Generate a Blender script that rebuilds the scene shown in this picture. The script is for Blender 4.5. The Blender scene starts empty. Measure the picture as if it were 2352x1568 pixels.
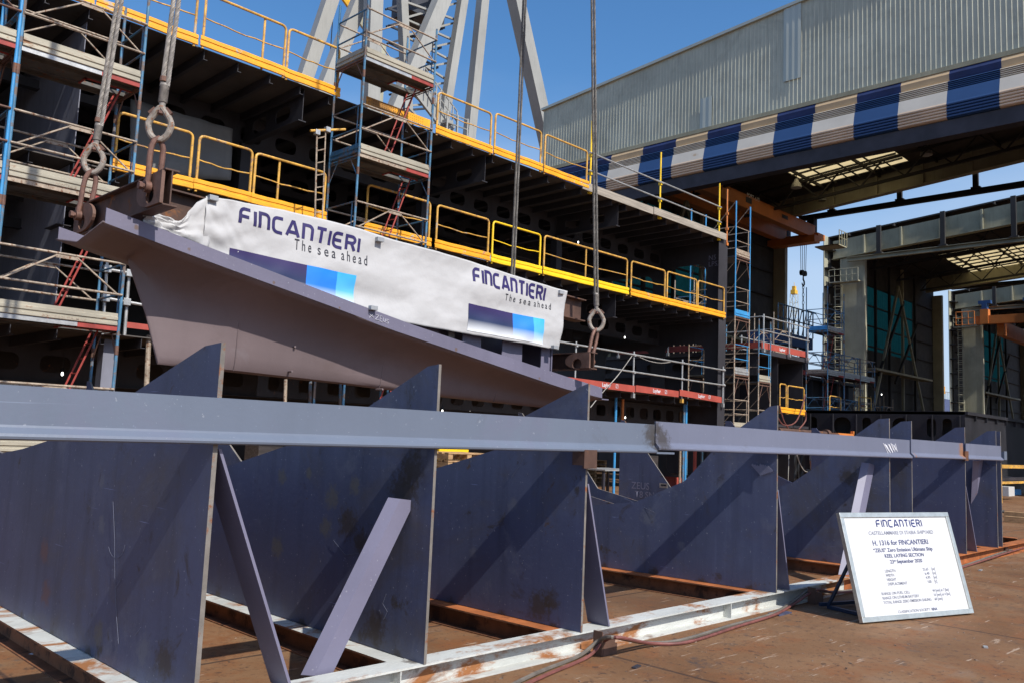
import bpy, math, random
from mathutils import Vector, Matrix, noise
from mathutils.geometry import tessellate_polygon
random.seed(7)
scene = bpy.context.scene
COL = scene.collection

# ------------------------------------------------------------------ camera
YAW, PIT, ROL, FOC = 0.7786, 0.11107, 0.04178, 1977.7
CAM = Vector((0, 0, 1.6)); GZ = .13      # the yard floor lies at z = GZ
_f = Vector((math.cos(YAW)*math.cos(PIT), math.sin(YAW)*math.cos(PIT), math.sin(PIT)))
_r0 = Vector((math.sin(YAW), -math.cos(YAW), 0)); _u0 = _r0.cross(_f)
_r = _r0*math.cos(ROL) + _u0*math.sin(ROL); _u = -_r0*math.sin(ROL) + _u0*math.cos(ROL)
cd = bpy.data.cameras.new("camera"); cam = bpy.data.objects.new("camera", cd); COL.objects.link(cam)
cd.sensor_width = 36; cd.lens = FOC/2352*36; cd.clip_end = 3000; cd.clip_start = .05
cam.matrix_world = Matrix(((_r.x, _u.x, -_f.x, CAM.x), (_r.y, _u.y, -_f.y, CAM.y), (_r.z, _u.z, -_f.z, CAM.z), (0, 0, 0, 1)))
scene.camera = cam

# ------------------------------------------------------------------ light
SUN_EL, SX = math.radians(44.5), -0.06
to_sun = Vector((SX, -math.cos(SUN_EL), math.sin(SUN_EL))).normalized()
w = bpy.data.worlds.new("World"); scene.world = w; w.use_nodes = True
nt = w.node_tree; bg = nt.nodes["Background"]
sky = nt.nodes.new("ShaderNodeTexSky"); sky.sky_type = 'NISHITA'; sky.sun_disc = False
sky.sun_elevation = math.asin(to_sun.z); sky.sun_rotation = math.atan2(to_sun.x, to_sun.y)
sky.air_density = 1.0; sky.dust_density = 1.0; sky.ozone_density = 3.0; sky.altitude = 10
hs = nt.nodes.new("ShaderNodeHueSaturation"); hs.inputs["Saturation"].default_value = 1.24
nt.links.new(sky.outputs[0], hs.inputs["Color"])
# thin pale cloud and haze low over the horizon
tc = nt.nodes.new("ShaderNodeTexCoord"); spz = nt.nodes.new("ShaderNodeSeparateXYZ"); nt.links.new(tc.outputs["Generated"], spz.inputs[0])
mpz = nt.nodes.new("ShaderNodeMapping"); mpz.inputs["Scale"].default_value = (2, 2, 7); nt.links.new(tc.outputs["Generated"], mpz.inputs[0])
cn = nt.nodes.new("ShaderNodeTexNoise"); cn.inputs["Scale"].default_value = 1.6; cn.inputs["Detail"].default_value = 6; nt.links.new(mpz.outputs[0], cn.inputs["Vector"])
ad = nt.nodes.new("ShaderNodeMath"); ad.operation = 'MULTIPLY_ADD'; nt.links.new(cn.outputs["Fac"], ad.inputs[0]); ad.inputs[1].default_value = -.22; nt.links.new(spz.outputs[2], ad.inputs[2])
mr = nt.nodes.new("ShaderNodeMapRange"); mr.interpolation_type = 'SMOOTHSTEP'; nt.links.new(ad.outputs[0], mr.inputs[0]); mr.inputs[1].default_value = .29; mr.inputs[2].default_value = .02; mr.inputs[3].default_value = 0; mr.inputs[4].default_value = .8
mxs = nt.nodes.new("ShaderNodeMix"); mxs.data_type = 'RGBA'; nt.links.new(mr.outputs[0], mxs.inputs[0]); nt.links.new(hs.outputs[0], mxs.inputs[6]); mxs.inputs[7].default_value = (3.3, 4.1, 5.3, 1)
nt.links.new(mxs.outputs[2], bg.inputs[0]); bg.inputs[1].default_value = 0.15
sd = bpy.data.lights.new("sun", 'SUN'); sd.energy = 4.5; sd.angle = math.radians(.53); sd.color = (1, .955, .88)
so = bpy.data.objects.new("sun", sd); COL.objects.link(so)
so.rotation_euler = to_sun.to_track_quat('Z', 'Y').to_euler(); so.location = (0, 0, 60)
scene.view_settings.view_transform = 'Standard'; scene.view_settings.look = 'None'
scene.view_settings.exposure = .2; scene.view_settings.gamma = 1; scene.view_settings.use_curve_mapping = False
scene.cycles.max_bounces = 6; scene.cycles.transparent_max_bounces = 8
scene.cycles.use_denoising = True

# ------------------------------------------------------------------ helpers
def ray(px, py): return _f + _r*((px-1176)/FOC) - _u*((py-784)/FOC)
def A(px, py, **k):
    "photo measurement (2352 wide) -> world point on the plane X=, Y= or Z="
    (ax, v), = k.items(); i = 'XYZ'.index(ax); d = ray(px, py)
    return CAM + d*((v-CAM[i])/d[i])
def V(*a): return Vector(a)

def tag(o, label=None, cat=None, group=None, kind=None):
    if label: o["label"] = label
    if cat: o["category"] = cat
    if group: o["group"] = group
    if kind: o["kind"] = kind
    return o
def thing(name, loc, label, cat, group=None):
    o = bpy.data.objects.new(name, None); COL.objects.link(o); o.location = loc; o.empty_display_size = .2
    return tag(o, label, cat, group)
def wloc(p):
    v = Vector((0, 0, 0))
    while p is not None: v += p.location; p = p.parent
    return v

class MB:
    def __init__(s): s.v = []; s.f = []; s.uv = None
    def add(s, vs, fs):
        n = len(s.v); s.v += [Vector(q) for q in vs]; s.f += [tuple(n+i for i in f) for f in fs]; return s
    def hexa(s, p):   # 8 points: bottom ring 0-3, top ring 4-7
        return s.add(p, [(3,2,1,0),(4,5,6,7),(0,1,5,4),(1,2,6,5),(2,3,7,6),(3,0,4,7)])
    def box(s, a, b):
        x0,y0,z0 = (min(a[i],b[i]) for i in range(3)); x1,y1,z1 = (max(a[i],b[i]) for i in range(3))
        return s.hexa([(x0,y0,z0),(x1,y0,z0),(x1,y1,z0),(x0,y1,z0),(x0,y0,z1),(x1,y0,z1),(x1,y1,z1),(x0,y1,z1)])
    def bar(s, a, b, w_, h_, up=(0,0,1)):
        a, b = Vector(a), Vector(b); d = (b-a).normalized(); u = Vector(up)
        sx = d.cross(u)
        if sx.length < 1e-4: sx = d.cross(Vector((1,0,0)))
        sx.normalize(); u = sx.cross(d).normalized()
        o = [-sx*w_/2-u*h_/2, sx*w_/2-u*h_/2, sx*w_/2+u*h_/2, -sx*w_/2+u*h_/2]
        return s.hexa([a+q for q in o]+[b+q for q in o])
    def tube(s, pts, r, n=8, closed=False, caps=True):
        pts = [Vector(p) for p in pts]; m = len(pts); rings = []
        rr = r if isinstance(r, (list, tuple)) else [r]*m
        ref = None
        for i, p in enumerate(pts):
            if closed: d = pts[(i+1) % m]-pts[i-1]
            else: d = pts[min(i+1, m-1)]-pts[max(i-1, 0)]
            d.normalize()
            if ref is None:
                ref = Vector((0,0,1)) if abs(d.z) < .9 else Vector((1,0,0))
            a = ref - d*ref.dot(d)
            if a.length < 1e-4: a = Vector((0,1,0)) - d*d.y
            a.normalize(); ref = a; b = d.cross(a)
            rings.append([p+(a*math.cos(2*math.pi*k/n)+b*math.sin(2*math.pi*k/n))*rr[i] for k in range(n)])
        vs = [q for R in rings for q in R]; fs = []
        for i in range(m if closed else m-1):
            j = (i+1) % m
            for k in range(n):
                l = (k+1) % n; fs.append((i*n+k, i*n+l, j*n+l, j*n+k))
        if not closed and caps: fs += [tuple(range(n-1, -1, -1)), tuple((m-1)*n+k for k in range(n))]
        return s.add(vs, fs)
    def cyl(s, a, b, r, n=12, r2=None): return s.tube([a, b], [r, r if r2 is None else r2], n)
    def prism(s, loops, fn, t0, t1):
        "polygon with holes (list of 2d loops), extruded from t0 to t1; fn(u, v, t) -> world"
        tris = tessellate_polygon([[Vector((p[0], p[1], 0)) for p in L] for L in loops])
        flat = [p for L in loops for p in L]; n = len(flat)
        vs = [fn(p[0], p[1], t0) for p in flat]+[fn(p[0], p[1], t1) for p in flat]
        fs = [tuple(t) for t in tris]+[tuple(n+i for i in reversed(t)) for t in tris]
        o = 0
        for L in loops:
            m = len(L)
            for i in range(m):
                j = (i+1) % m; fs.append((o+i, o+j, n+o+j, n+o+i))
            o += m
        return s.add(vs, fs)
    def ibeam(s, a, b, h, w_, tf=.016, tw=.012, up=(0,0,1)):
        a, b = Vector(a), Vector(b); d = (b-a).normalized(); u = Vector(up); sx = d.cross(u).normalized(); u = sx.cross(d).normalized()
        for sg in (1, -1):
            o = u*sg*(h/2-tf/2); s.bar(a+o, b+o, w_, tf, up)
        return s.bar(a, b, tw, h-2*tf, up)
    def build(s, name, m, parent=None, smooth=False, origin=None, bevel=0):
        me = bpy.data.meshes.new(name)
        if parent is not None: org = wloc(parent)
        elif origin is not None: org = Vector(origin)
        else:
            xs = [q.x for q in s.v]; ys = [q.y for q in s.v]; zs = [q.z for q in s.v]
            org = Vector(((min(xs)+max(xs))/2, (min(ys)+max(ys))/2, min(zs)))
        me.from_pydata([q-org for q in s.v], [], s.f); me.materials.append(m)
        if s.uv:
            uvl = me.uv_layers.new(name="UVMap")
            for l in me.loops: uvl.data[l.index].uv = s.uv[l.vertex_index]
        if smooth:
            for p in me.polygons: p.use_smooth = True
            try: me.set_sharp_from_angle(angle=math.radians(35))
            except Exception: pass
        me.update()
        o = bpy.data.objects.new(name, me); COL.objects.link(o)
        if parent is not None: o.parent = parent
        else: o.location = org
        if bevel:
            b = o.modifiers.new("bevel", 'BEVEL'); b.width = bevel; b.segments = 2; b.limit_method = 'ANGLE'; b.angle_limit = .7
        return o

def fixn(o):
    import bmesh
    bm = bmesh.new(); bm.from_mesh(o.data); bmesh.ops.recalc_face_normals(bm, faces=bm.faces); bm.to_mesh(o.data); bm.free(); return o

# ------------------------------------------------------------------ materials
def node(nt, t, **k):
    n = nt.nodes.new(t)
    for a, b in k.items(): setattr(n, a, b)
    return n
MATS = {}
def mat(name, col, rough=.6, metal=0, var=.25, vscale=1.2, rust=0, rustcol=(.20,.075,.03), rscale=6, streak=0, fleck=0,
        fleckcol=(.55,.55,.58), bump=.15, bscale=30, stretch=(1,1,1), spec=.4, patch=None, scratch=0):
    if name in MATS: return MATS[name]
    m = bpy.data.materials.new(name); m.use_nodes = True; nt = m.node_tree; L = nt.links.new
    bs = nt.nodes["Principled BSDF"]; bs.inputs["Roughness"].default_value = rough; bs.inputs["Metallic"].default_value = metal
    bs.inputs["Specular IOR Level"].default_value = spec
    geo = node(nt, "ShaderNodeNewGeometry")
    mp = node(nt, "ShaderNodeMapping"); mp.inputs["Scale"].default_value = stretch; L(geo.outputs["Position"], mp.inputs[0])
    def nz(scale, detail=5, src=mp.outputs[0], dist=0, r=.6):
        n = node(nt, "ShaderNodeTexNoise"); n.inputs["Scale"].default_value = scale; n.inputs["Detail"].default_value = detail
        n.inputs["Distortion"].default_value = dist; n.inputs["Roughness"].default_value = r; L(src, n.inputs["Vector"]); return n.outputs["Fac"]
    def ramp(src, a, b):
        r = node(nt, "ShaderNodeMapRange"); r.inputs[1].default_value = a; r.inputs[2].default_value = b; r.clamp = True; L(src, r.inputs[0]); return r.outputs[0]
    def mix(fac, a, b):
        x = node(nt, "ShaderNodeMix", data_type='RGBA'); L(fac, x.inputs[0])
        for i, c in ((6, a), (7, b)):
            if hasattr(c, 'is_linked'): L(c, x.inputs[i])
            else: x.inputs[i].default_value = (*c, 1)
        return x.outputs[2]
    dark = tuple(c*(1-var) for c in col); lite = tuple(min(1, c*(1+var*.8)) for c in col)
    c = mix(ramp(nz(vscale, 7), .35, .65), dark, lite)
    if streak:
        mp2 = node(nt, "ShaderNodeMapping"); mp2.inputs["Scale"].default_value = (7, 7, .55); L(geo.outputs["Position"], mp2.inputs[0])
        s_ = ramp(nz(1.0, 4, mp2.outputs[0]), .5, .78); mul = node(nt, "ShaderNodeMath", operation='MULTIPLY'); L(s_, mul.inputs[0]); mul.inputs[1].default_value = streak
        c = mix(mul.outputs[0], c, tuple(q*.45 for q in col))
        s2 = ramp(nz(1.7, 3, mp2.outputs[0]), .6, .8); m2 = node(nt, "ShaderNodeMath", operation='MULTIPLY'); L(s2, m2.inputs[0]); m2.inputs[1].default_value = streak*.5
        c = mix(m2.outputs[0], c, tuple(min(1, q*1.7) for q in col))
    if patch:
        for (pc, ps, lo, hi, am) in patch:
            q = ramp(nz(ps, 9, dist=.5, r=.72), lo, hi); mm_ = node(nt, "ShaderNodeMath", operation='MULTIPLY'); L(q, mm_.inputs[0]); mm_.inputs[1].default_value = am; c = mix(mm_.outputs[0], c, pc)
    if scratch:
        for rot, sc_ in (((.5,.3,.2),(.8,60,60)), ((-.7,.9,.1),(60,1.1,60))):
            m4 = node(nt, "ShaderNodeMapping"); m4.inputs["Rotation"].default_value = rot; m4.inputs["Scale"].default_value = sc_; L(geo.outputs["Position"], m4.inputs[0])
            q = ramp(nz(1.0, 2, m4.outputs[0]), .735, .76); m5 = node(nt, "ShaderNodeMath", operation='MULTIPLY'); L(q, m5.inputs[0]); m5.inputs[1].default_value = scratch; c = mix(m5.outputs[0], c, tuple(min(1, k_*2.4) for k_ in col))
    if fleck:
        fk = ramp(nz(38, 2), .70, .74); m3 = node(nt, "ShaderNodeMath", operation='MULTIPLY'); L(fk, m3.inputs[0]); m3.inputs[1].default_value = fleck
        c = mix(m3.outputs[0], c, fleckcol)
    if rust:
        rr = ramp(nz(rscale, 8, dist=.4, r=.7), .66-.3*rust, .74-.3*rust)
        c = mix(rr, c, rustcol); c = mix(ramp(nz(rscale*3, 3), .62, .8), c, tuple(q*.5 for q in rustcol)) if rust > .4 else c
        rm = node(nt, "ShaderNodeMapRange"); L(rr, rm.inputs[0]); rm.inputs[3].default_value = rough; rm.inputs[4].default_value = .85; L(rm.outputs[0], bs.inputs["Roughness"])
        if metal:
            mm = node(nt, "ShaderNodeMapRange"); L(rr, mm.inputs[0]); mm.inputs[3].default_value = metal; mm.inputs[4].default_value = 0; L(mm.outputs[0], bs.inputs["Metallic"])
    L(c, bs.inputs["Base Color"])
    if bump:
        bp = node(nt, "ShaderNodeBump"); bp.inputs["Strength"].default_value = bump; bp.inputs["Distance"].default_value = .01
        L(nz(bscale, 4), bp.inputs["Height"]); L(bp.outputs[0], bs.inputs["Normal"])
    MATS[name] = m; return m
def translucent(name, col, rough=.6):
    m = bpy.data.materials.new(name); m.use_nodes = True; nt = m.node_tree; out = nt.nodes["Material Output"]
    d = node(nt, "ShaderNodeBsdfDiffuse"); t = node(nt, "ShaderNodeBsdfTranslucent"); mx = node(nt, "ShaderNodeMixShader")
    geo = node(nt, "ShaderNodeNewGeometry"); n = node(nt, "ShaderNodeTexNoise"); n.inputs["Scale"].default_value = 1.5; nt.links.new(geo.outputs["Position"], n.inputs["Vector"])
    r = node(nt, "ShaderNodeMix", data_type='RGBA'); nt.links.new(n.outputs["Fac"], r.inputs[0]); r.inputs[6].default_value = (*[c*.75 for c in col], 1); r.inputs[7].default_value = (*[min(1, c*1.2) for c in col], 1)
    nt.links.new(r.outputs[2], d.inputs[0]); nt.links.new(r.outputs[2], t.inputs[0]); mx.inputs[0].default_value = .7
    nt.links.new(d.outputs[0], mx.inputs[1]); nt.links.new(t.outputs[0], mx.inputs[2]); nt.links.new(mx.outputs[0], out.inputs[0]); MATS[name] = m; return m
def lampmat(name, col, s):
    m = bpy.data.materials.new(name); m.use_nodes = True; b = m.node_tree.nodes["Principled BSDF"]
    b.inputs["Emission Color"].default_value = (*col, 1); b.inputs["Emission Strength"].default_value = s; b.inputs["Base Color"].default_value = (.8, .8, .8, 1); return m

M = dict(
 primer=mat("primer_plate", (.078,.092,.158), .5, 0, .20, .9, rust=.05, rscale=3.5, streak=.75, fleck=.35, patch=[((.088,.074,.060),.9,.50,.64,.6),((.145,.155,.20),1.4,.56,.66,.6),((.045,.037,.03),3.0,.60,.66,.9),((.06,.07,.14),.45,.45,.6,.6)], scratch=.9, bump=.1, rustcol=(.09,.06,.045)),
 primer2=mat("primer_beam", (.132,.157,.208), .40, 0, .08, .5, rust=.0, fleck=.2, bump=.08, streak=.10, scratch=.25, patch=[((.095,.10,.115),1.4,.60,.70,.5),((.14,.14,.20),.5,.5,.65,.6),((.07,.06,.055),6,.70,.74,.7)]),
 lilac=mat("primer_lilac", (.168,.162,.232), .5, 0, .1, 1.5, rust=.02, rscale=5, fleck=.25, bump=.06),
 edge=mat("cut_edge", (.20,.18,.16), .6, .2, .3, 5, rust=.35, rscale=8),
 hullred=mat("hull_primer", (.165,.125,.128), .55, 0, .10, .8, streak=.12, bump=.08, patch=[((.13,.095,.09),.8,.52,.66,.6),((.19,.16,.17),2.2,.62,.70,.4)], scratch=.15),
 hulltop=mat("hull_side_primer", (.150,.140,.196), .5, 0, .1, 1.2, rust=.02, rscale=4, fleck=.3, streak=.15),
 white=mat("white_flaking_beam", (.52,.53,.50), .6, 0, .15, 3, rust=.50, rscale=2.6, rustcol=(.30,.125,.045), bump=.4, bscale=60, stretch=(.45,1,1.3)),
 rustbeam=mat("rusty_beam", (.20,.085,.04), .75, 0, .4, 2.5, rust=.45, rscale=4, rustcol=(.07,.035,.022), bump=.3),
 orangerust=mat("orange_rust", (.36,.115,.035), .8, 0, .35, 3, rust=.3, rscale=5, rustcol=(.15,.05,.02)),
 brownsteel=mat("brown_steel", (.10,.055,.04), .6, .1, .35, 3, rust=.3, rscale=5, rustcol=(.2,.08,.03)),
 darksteel=mat("dark_steel", (.035,.033,.042), .6, 0, .3, 1),
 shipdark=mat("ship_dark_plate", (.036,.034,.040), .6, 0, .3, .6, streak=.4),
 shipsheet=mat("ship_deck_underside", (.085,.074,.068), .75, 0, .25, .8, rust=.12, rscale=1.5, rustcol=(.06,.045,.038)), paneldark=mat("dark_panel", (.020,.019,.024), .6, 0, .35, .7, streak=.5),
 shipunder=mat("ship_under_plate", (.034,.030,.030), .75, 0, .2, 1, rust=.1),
 rope=mat("wire_rope", (.26,.235,.21), .6, .15, .3, 20),
 black=mat("black_rubber", (.015,.015,.016), .5),
 thimble=mat("grey_thimble", (.27,.235,.20), .7, .0, .35, 15, rust=.42, rscale=25, fleck=.5),
 shackle=mat("rusty_shackle", (.155,.08,.06), .6, .2, .3, 12, rust=.2, rscale=20),
 blue=mat("blue_paint_tube", (.07,.19,.31), .55, 0, .3, 3, rust=.55, rscale=3.2, rustcol=(.17,.13,.11)),
 blueclean=mat("bright_blue_tube", (.05,.27,.55), .45, 0, .15, 4, rust=.08, rscale=7),
 beige=mat("rusty_beige_tube", (.36,.29,.22), .6, 0, .3, 8, rust=.42, rscale=18, rustcol=(.17,.075,.04)),
 rusttube=mat("rust_tube", (.14,.075,.055), .7, 0, .3, 9, rust=.3, rscale=9),
 galv=mat("galvanised_steel", (.46,.46,.45), .45, .55, .2, 8, rust=.05, rscale=9),
 toe=mat("weathered_toe_board", (.38,.345,.27), .55, .15, .2, 2, rust=.22, rscale=4, rustcol=(.25,.12,.06), stretch=(.6,1,2)),
 red=mat("red_paint", (.32,.05,.04), .6, 0, .25, 5, rust=.15, rscale=12, rustcol=(.12,.05,.04)),
 layher=mat("red_toe_board", (.37,.07,.05), .6, 0, .15, 3),
 yellow=mat("yellow_orange_paint", (.85,.38,.022), .45, 0, .14, 3, rust=.2, rscale=4.5, rustcol=(.42,.22,.12), patch=[((.40,.37,.34),2.3,.62,.64,.9),((.5,.2,.05),5,.6,.68,.6)]),
 yellow2=mat("bright_yellow_paint", (.90,.58,.02), .42, 0, .1, 3, rust=.1, rscale=5, rustcol=(.35,.25,.15)),
 railyel=mat("worn_yellow_tube", (.62,.34,.06), .5, 0, .3, 4, rust=.42, rscale=9, rustcol=(.33,.19,.11), patch=[((.42,.38,.33),5,.58,.64,.8)]),
 wood=mat("grey_wood", (.33,.29,.24), .85, 0, .3, 4, stretch=(.3,6,6), bump=.4, bscale=15),
 palletwood=mat("pallet_wood", (.42,.26,.13), .85, 0, .3, 6, stretch=(1,1,4)),
 plank=mat("scaffold_deck", (.12,.115,.105), .7, .2, .3, 4, rust=.25, rscale=6),
 fascia=mat("corrugated_sheet", (.45,.445,.345), .42, .15, .12, .35, streak=.45, bump=.35, bscale=1.6, patch=[((.30,.29,.22),.5,.50,.66,.6),((.20,.15,.10),1.3,.66,.72,.6)]),
 fascia2=mat("new_corrugated_sheet", (.47,.475,.40), .35, .35, .06, .5),
 fablow=mat("pale_tan_door_fabric", (.60,.47,.35), .7, 0, .12, .6), fabgrey=mat("grey_door_fabric", (.55,.50,.42), .7, 0, .1, .6), fabblue=mat("blue_door_fabric", (.024,.070,.185), .6, 0, .08, .5), fabwhite=mat("white_door_fabric", (.56,.525,.46), .7, 0, .08, .7, rust=.14, rscale=1.0, rustcol=(.40,.30,.2)),  # fablow is a warmer tan for the white stripes' lower folds
 fabtan=mat("shaded_tan_door_fabric", (.50,.36,.21), .7, 0, .12, .6), fabnavy=mat("shaded_navy_door_fabric", (.016,.03,.10), .7),  # valance cloths: shade under the trim put into their colour
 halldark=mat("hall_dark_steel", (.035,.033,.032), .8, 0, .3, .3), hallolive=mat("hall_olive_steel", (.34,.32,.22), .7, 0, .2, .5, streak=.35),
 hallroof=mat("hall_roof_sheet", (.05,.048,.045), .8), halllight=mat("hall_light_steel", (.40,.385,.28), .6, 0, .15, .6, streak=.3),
 crane=mat("grey_crane_paint", (.33,.325,.30), .5, 0, .12, .15, streak=.3, bump=.03, patch=[((.25,.24,.21),.25,.55,.65,.6),((.14,.12,.10),.9,.70,.74,.8)]), cranedark=mat("crane_dark_steel", (.05,.055,.07), .6),
 orange=mat("orange_crane_paint", (.58,.19,.045), .55, 0, .15, .5, streak=.2), tarp=mat("grey_tarpaulin", (.17,.17,.165), .7, 0, .15, .8, streak=.3, bump=.4, bscale=4),
 banner=mat("white_banner_cloth", (.46,.455,.455), .75, 0, .03, 3, bump=.5, bscale=9), board=mat("white_board", (.60,.60,.60), .35, 0, .01, 1, bump=0),
 alu=mat("aluminium_frame", (.55,.56,.52), .35, .7, .12, 14, fleck=.2), ink=mat("navy_ink", (.026,.018,.10), .5, bump=0), inkboard=mat("blue_ink", (.012,.022,.12), .5, bump=0),
 text=mat("grey_ink", (.06,.07,.15), .5, bump=0), textlite=mat("pale_ink", (.17,.18,.24), .5, bump=0), textblack=mat("black_ink", (.03,.03,.04), .5, bump=0), chalk=mat("chalk", (.62,.62,.66), .8, bump=0), chalkdim=mat("chalk_dim", (.22,.22,.30), .8, bump=0),
 hosered=mat("red_brown_hose", (.17,.06,.05), .6, 0, .25, 10), hosegrey=mat("grey_hose", (.14,.12,.10), .6, 0, .25, 10), navy=mat("dark_blue_easel", (.02,.035,.07), .45),
 skin=mat("skin", (.45,.25,.18), .55), shirt=mat("blue_grey_shirt", (.25,.32,.42), .8), trouser=mat("brown_trousers", (.14,.11,.08), .85), hair=mat("dark_hair", (.03,.02,.015), .7),
 scr=mat('faint_scratch', (.125,.135,.185), .8, bump=0), ropedark=mat('dark_wire_rope', (.13,.118,.105), .6, .1, .3, 20), primer3=mat('primer_beam_lavender', (.15,.163,.225), .42, 0, .08, .5, fleck=.2, bump=.08, streak=.12, scratch=.25, patch=[((.11,.112,.13),1.4,.58,.70,.6),((.08,.065,.055),6,.69,.74,.7)]), grit=mat("grit", (.17,.12,.09), .9, 0, .6, 9),
 shiplit=mat("ship_plate_lit", (.19,.195,.24), .6, 0, .2, .6, streak=.6, scratch=.3),  # lighter copy of the ship plate, sunlight put into its colour
 padeye=mat("pad_eye_steel", (.17,.095,.07), .6, .1, .3, 6, rust=.2, rscale=10),
 magnet=mat("grey_magnet", (.35,.36,.37), .5, .3), cable=mat("thin_grey_cable", (.35,.33,.30), .6), jibyellow=mat("jib_yellow", (.75,.42,.03), .5), farblue=mat("far_hull_blue", (.07,.09,.18), .7), spot=mat("burnt_weld", (.03,.026,.024), .8, 0, .4, 20))
M['teal'] = translucent("teal_translucent_sheet", (.016,.115,.108)); M['skylight'] = translucent("cream_translucent_sheet", (.80,.61,.30))
M['lamp'] = lampmat("lit_lamp", (1, .97, .9), 3)

def stain(name, kind):
    "steel with welded / burnt patches near its edges"
    return M['primer']

# ------------------------------------------------------------------ ground
def ground_material():
    m = bpy.data.materials.new("rusty_yard_ground"); m.use_nodes = True; nt = m.node_tree; L = nt.links.new; bs = nt.nodes["Principled BSDF"]
    geo = node(nt, "ShaderNodeNewGeometry"); P = geo.outputs["Position"]
    def nz(s, d=6, r=.6, dist=0, vec=P):
        n = node(nt, "ShaderNodeTexNoise"); n.inputs["Scale"].default_value = s; n.inputs["Detail"].default_value = d; n.inputs["Roughness"].default_value = r; n.inputs["Distortion"].default_value = dist; L(vec, n.inputs["Vector"]); return n.outputs["Fac"]
    def rng(s, a, b, c=0, d=1):
        r = node(nt, "ShaderNodeMapRange"); L(s, r.inputs[0]); r.inputs[1].default_value = a; r.inputs[2].default_value = b; r.inputs[3].default_value = c; r.inputs[4].default_value = d; return r.outputs[0]
    def mix(f, a, b):
        x = node(nt, "ShaderNodeMix", data_type='RGBA'); L(f, x.inputs[0])
        for i, c in ((6, a), (7, b)):
            if hasattr(c, 'is_linked'): L(c, x.inputs[i])
            else: x.inputs[i].default_value = (*c, 1)
        return x.outputs[2]
    c = mix(rng(nz(.55, 7), .35, .65), (.145,.070,.030), (.25,.142,.073))
    c = mix(rng(nz(2.3, 8, .7, .3), .48, .66), c, (.20,.080,.030))
    c = mix(rng(nz(5, 8, .75), .58, .68), c, (.11,.072,.05))
    c = mix(rng(nz(1.1, 9, .7, .6), .60, .68), c, (.205,.13,.083))
    c = mix(rng(nz(14, 6, .7), .58, .64, 0, .8), c, (.065,.038,.026))
    c = mix(rng(nz(27, 4, .7), .58, .63, 0, .55), c, (.09,.045,.028))
    c = mix(rng(nz(7, 9, .8, .8), .62, .66, 0, .6), c, (.30,.20,.13))
    c = mix(rng(nz(.32, 6, .6, .5), .52, .62, 0, .55), c, (.085,.052,.034))
    mp = node(nt, "ShaderNodeMapping"); mp.inputs["Rotation"].default_value = (0, 0, .5); mp.inputs["Scale"].default_value = (1, 9, 1); L(P, mp.inputs[0])
    c = mix(rng(nz(2.2, 6, .65, 0, mp.outputs[0]), .63, .67, 0, .75), c, (.40,.30,.22))
    c = mix(rng(nz(.9, 8, .8, 1.2), .69, .72, 0, .8), c, (.40,.36,.31))
    c = mix(rng(nz(.75, 7, .75, .4), .30, .36, .75, 0), c, (.045,.042,.045))
    c = mix(rng(nz(60, 2), .70, .75, 0, .4), c, (.35,.30,.25))
    sp = node(nt, "ShaderNodeSeparateXYZ"); L(P, sp.inputs[0])
    def seam(out, period, off, wob):
        ad = node(nt, "ShaderNodeMath", operation='ADD'); L(out, ad.inputs[0]); ad.inputs[1].default_value = off
        n = node(nt, "ShaderNodeMath", operation='MULTIPLY_ADD'); L(nz(1.5, 4), n.inputs[0]); n.inputs[1].default_value = wob; L(ad.outputs[0], n.inputs[2])
        pp = node(nt, "ShaderNodeMath", operation='PINGPONG'); L(n.outputs[0], pp.inputs[0]); pp.inputs[1].default_value = period/2
        return rng(pp.outputs[0], .008, .022, 1, 0)
    s1 = seam(sp.outputs[0], 3.28, 1.61, .02); s2 = seam(sp.outputs[1], 6.2, 1.0, .02)
    mx = node(nt, "ShaderNodeMath", operation='MAXIMUM'); L(s1, mx.inputs[0]); L(s2, mx.inputs[1])
    sm = node(nt, "ShaderNodeMath", operation='MULTIPLY'); L(mx.outputs[0], sm.inputs[0]); sm.inputs[1].default_value = .75
    c = mix(sm.outputs[0], c, (.04,.025,.02))
    L(c, bs.inputs["Base Color"]); bs.inputs["Roughness"].default_value = .8; bs.inputs["Specular IOR Level"].default_value = .3
    bp = node(nt, "ShaderNodeBump"); bp.inputs["Strength"].default_value = .35; bp.inputs["Distance"].default_value = .02
    h = node(nt, "ShaderNodeMath", operation='SUBTRACT'); L(nz(9, 8, .7), h.inputs[0]); L(mx.outputs[0], h.inputs[1]); L(h.outputs[0], bp.inputs["Height"]); L(bp.outputs[0], bs.inputs["Normal"])
    return m
g = MB(); g.add([(-400,-400,GZ),(1200,-400,GZ),(1200,1200,GZ),(-400,1200,GZ)], [(0,1,2,3)])
tag(g.build("ground", ground_material()), kind="structure")

# ------------------------------------------------------------------ text
def text_mesh(body, m, fn, size, parent, name="lettering", align='LEFT', sx=1.0, bold=False, width=None):
    cu = bpy.data.curves.new("t", 'FONT'); cu.body = body; cu.size = size; cu.align_x = align; cu.resolution_u = 3
    cu.offset = size*(.020 if bold else .004)
    ob = bpy.data.objects.new("t", cu); COL.objects.link(ob)
    bpy.context.view_layer.update(); dg = bpy.context.evaluated_depsgraph_get()
    me = bpy.data.meshes.new_from_object(ob.evaluated_get(dg)); bpy.data.objects.remove(ob); bpy.data.curves.remove(cu)
    me.name = name
    if width:
        xs_ = [v.co.x for v in me.vertices]; sx = width/(max(xs_)-min(xs_))
    me.materials.clear(); me.materials.append(m); org = wloc(parent)
    for v in me.vertices: v.co = fn(v.co.x*sx, v.co.y) - org
    o = bpy.data.objects.new(name, me); COL.objects.link(o); o.parent = parent; return o
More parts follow.
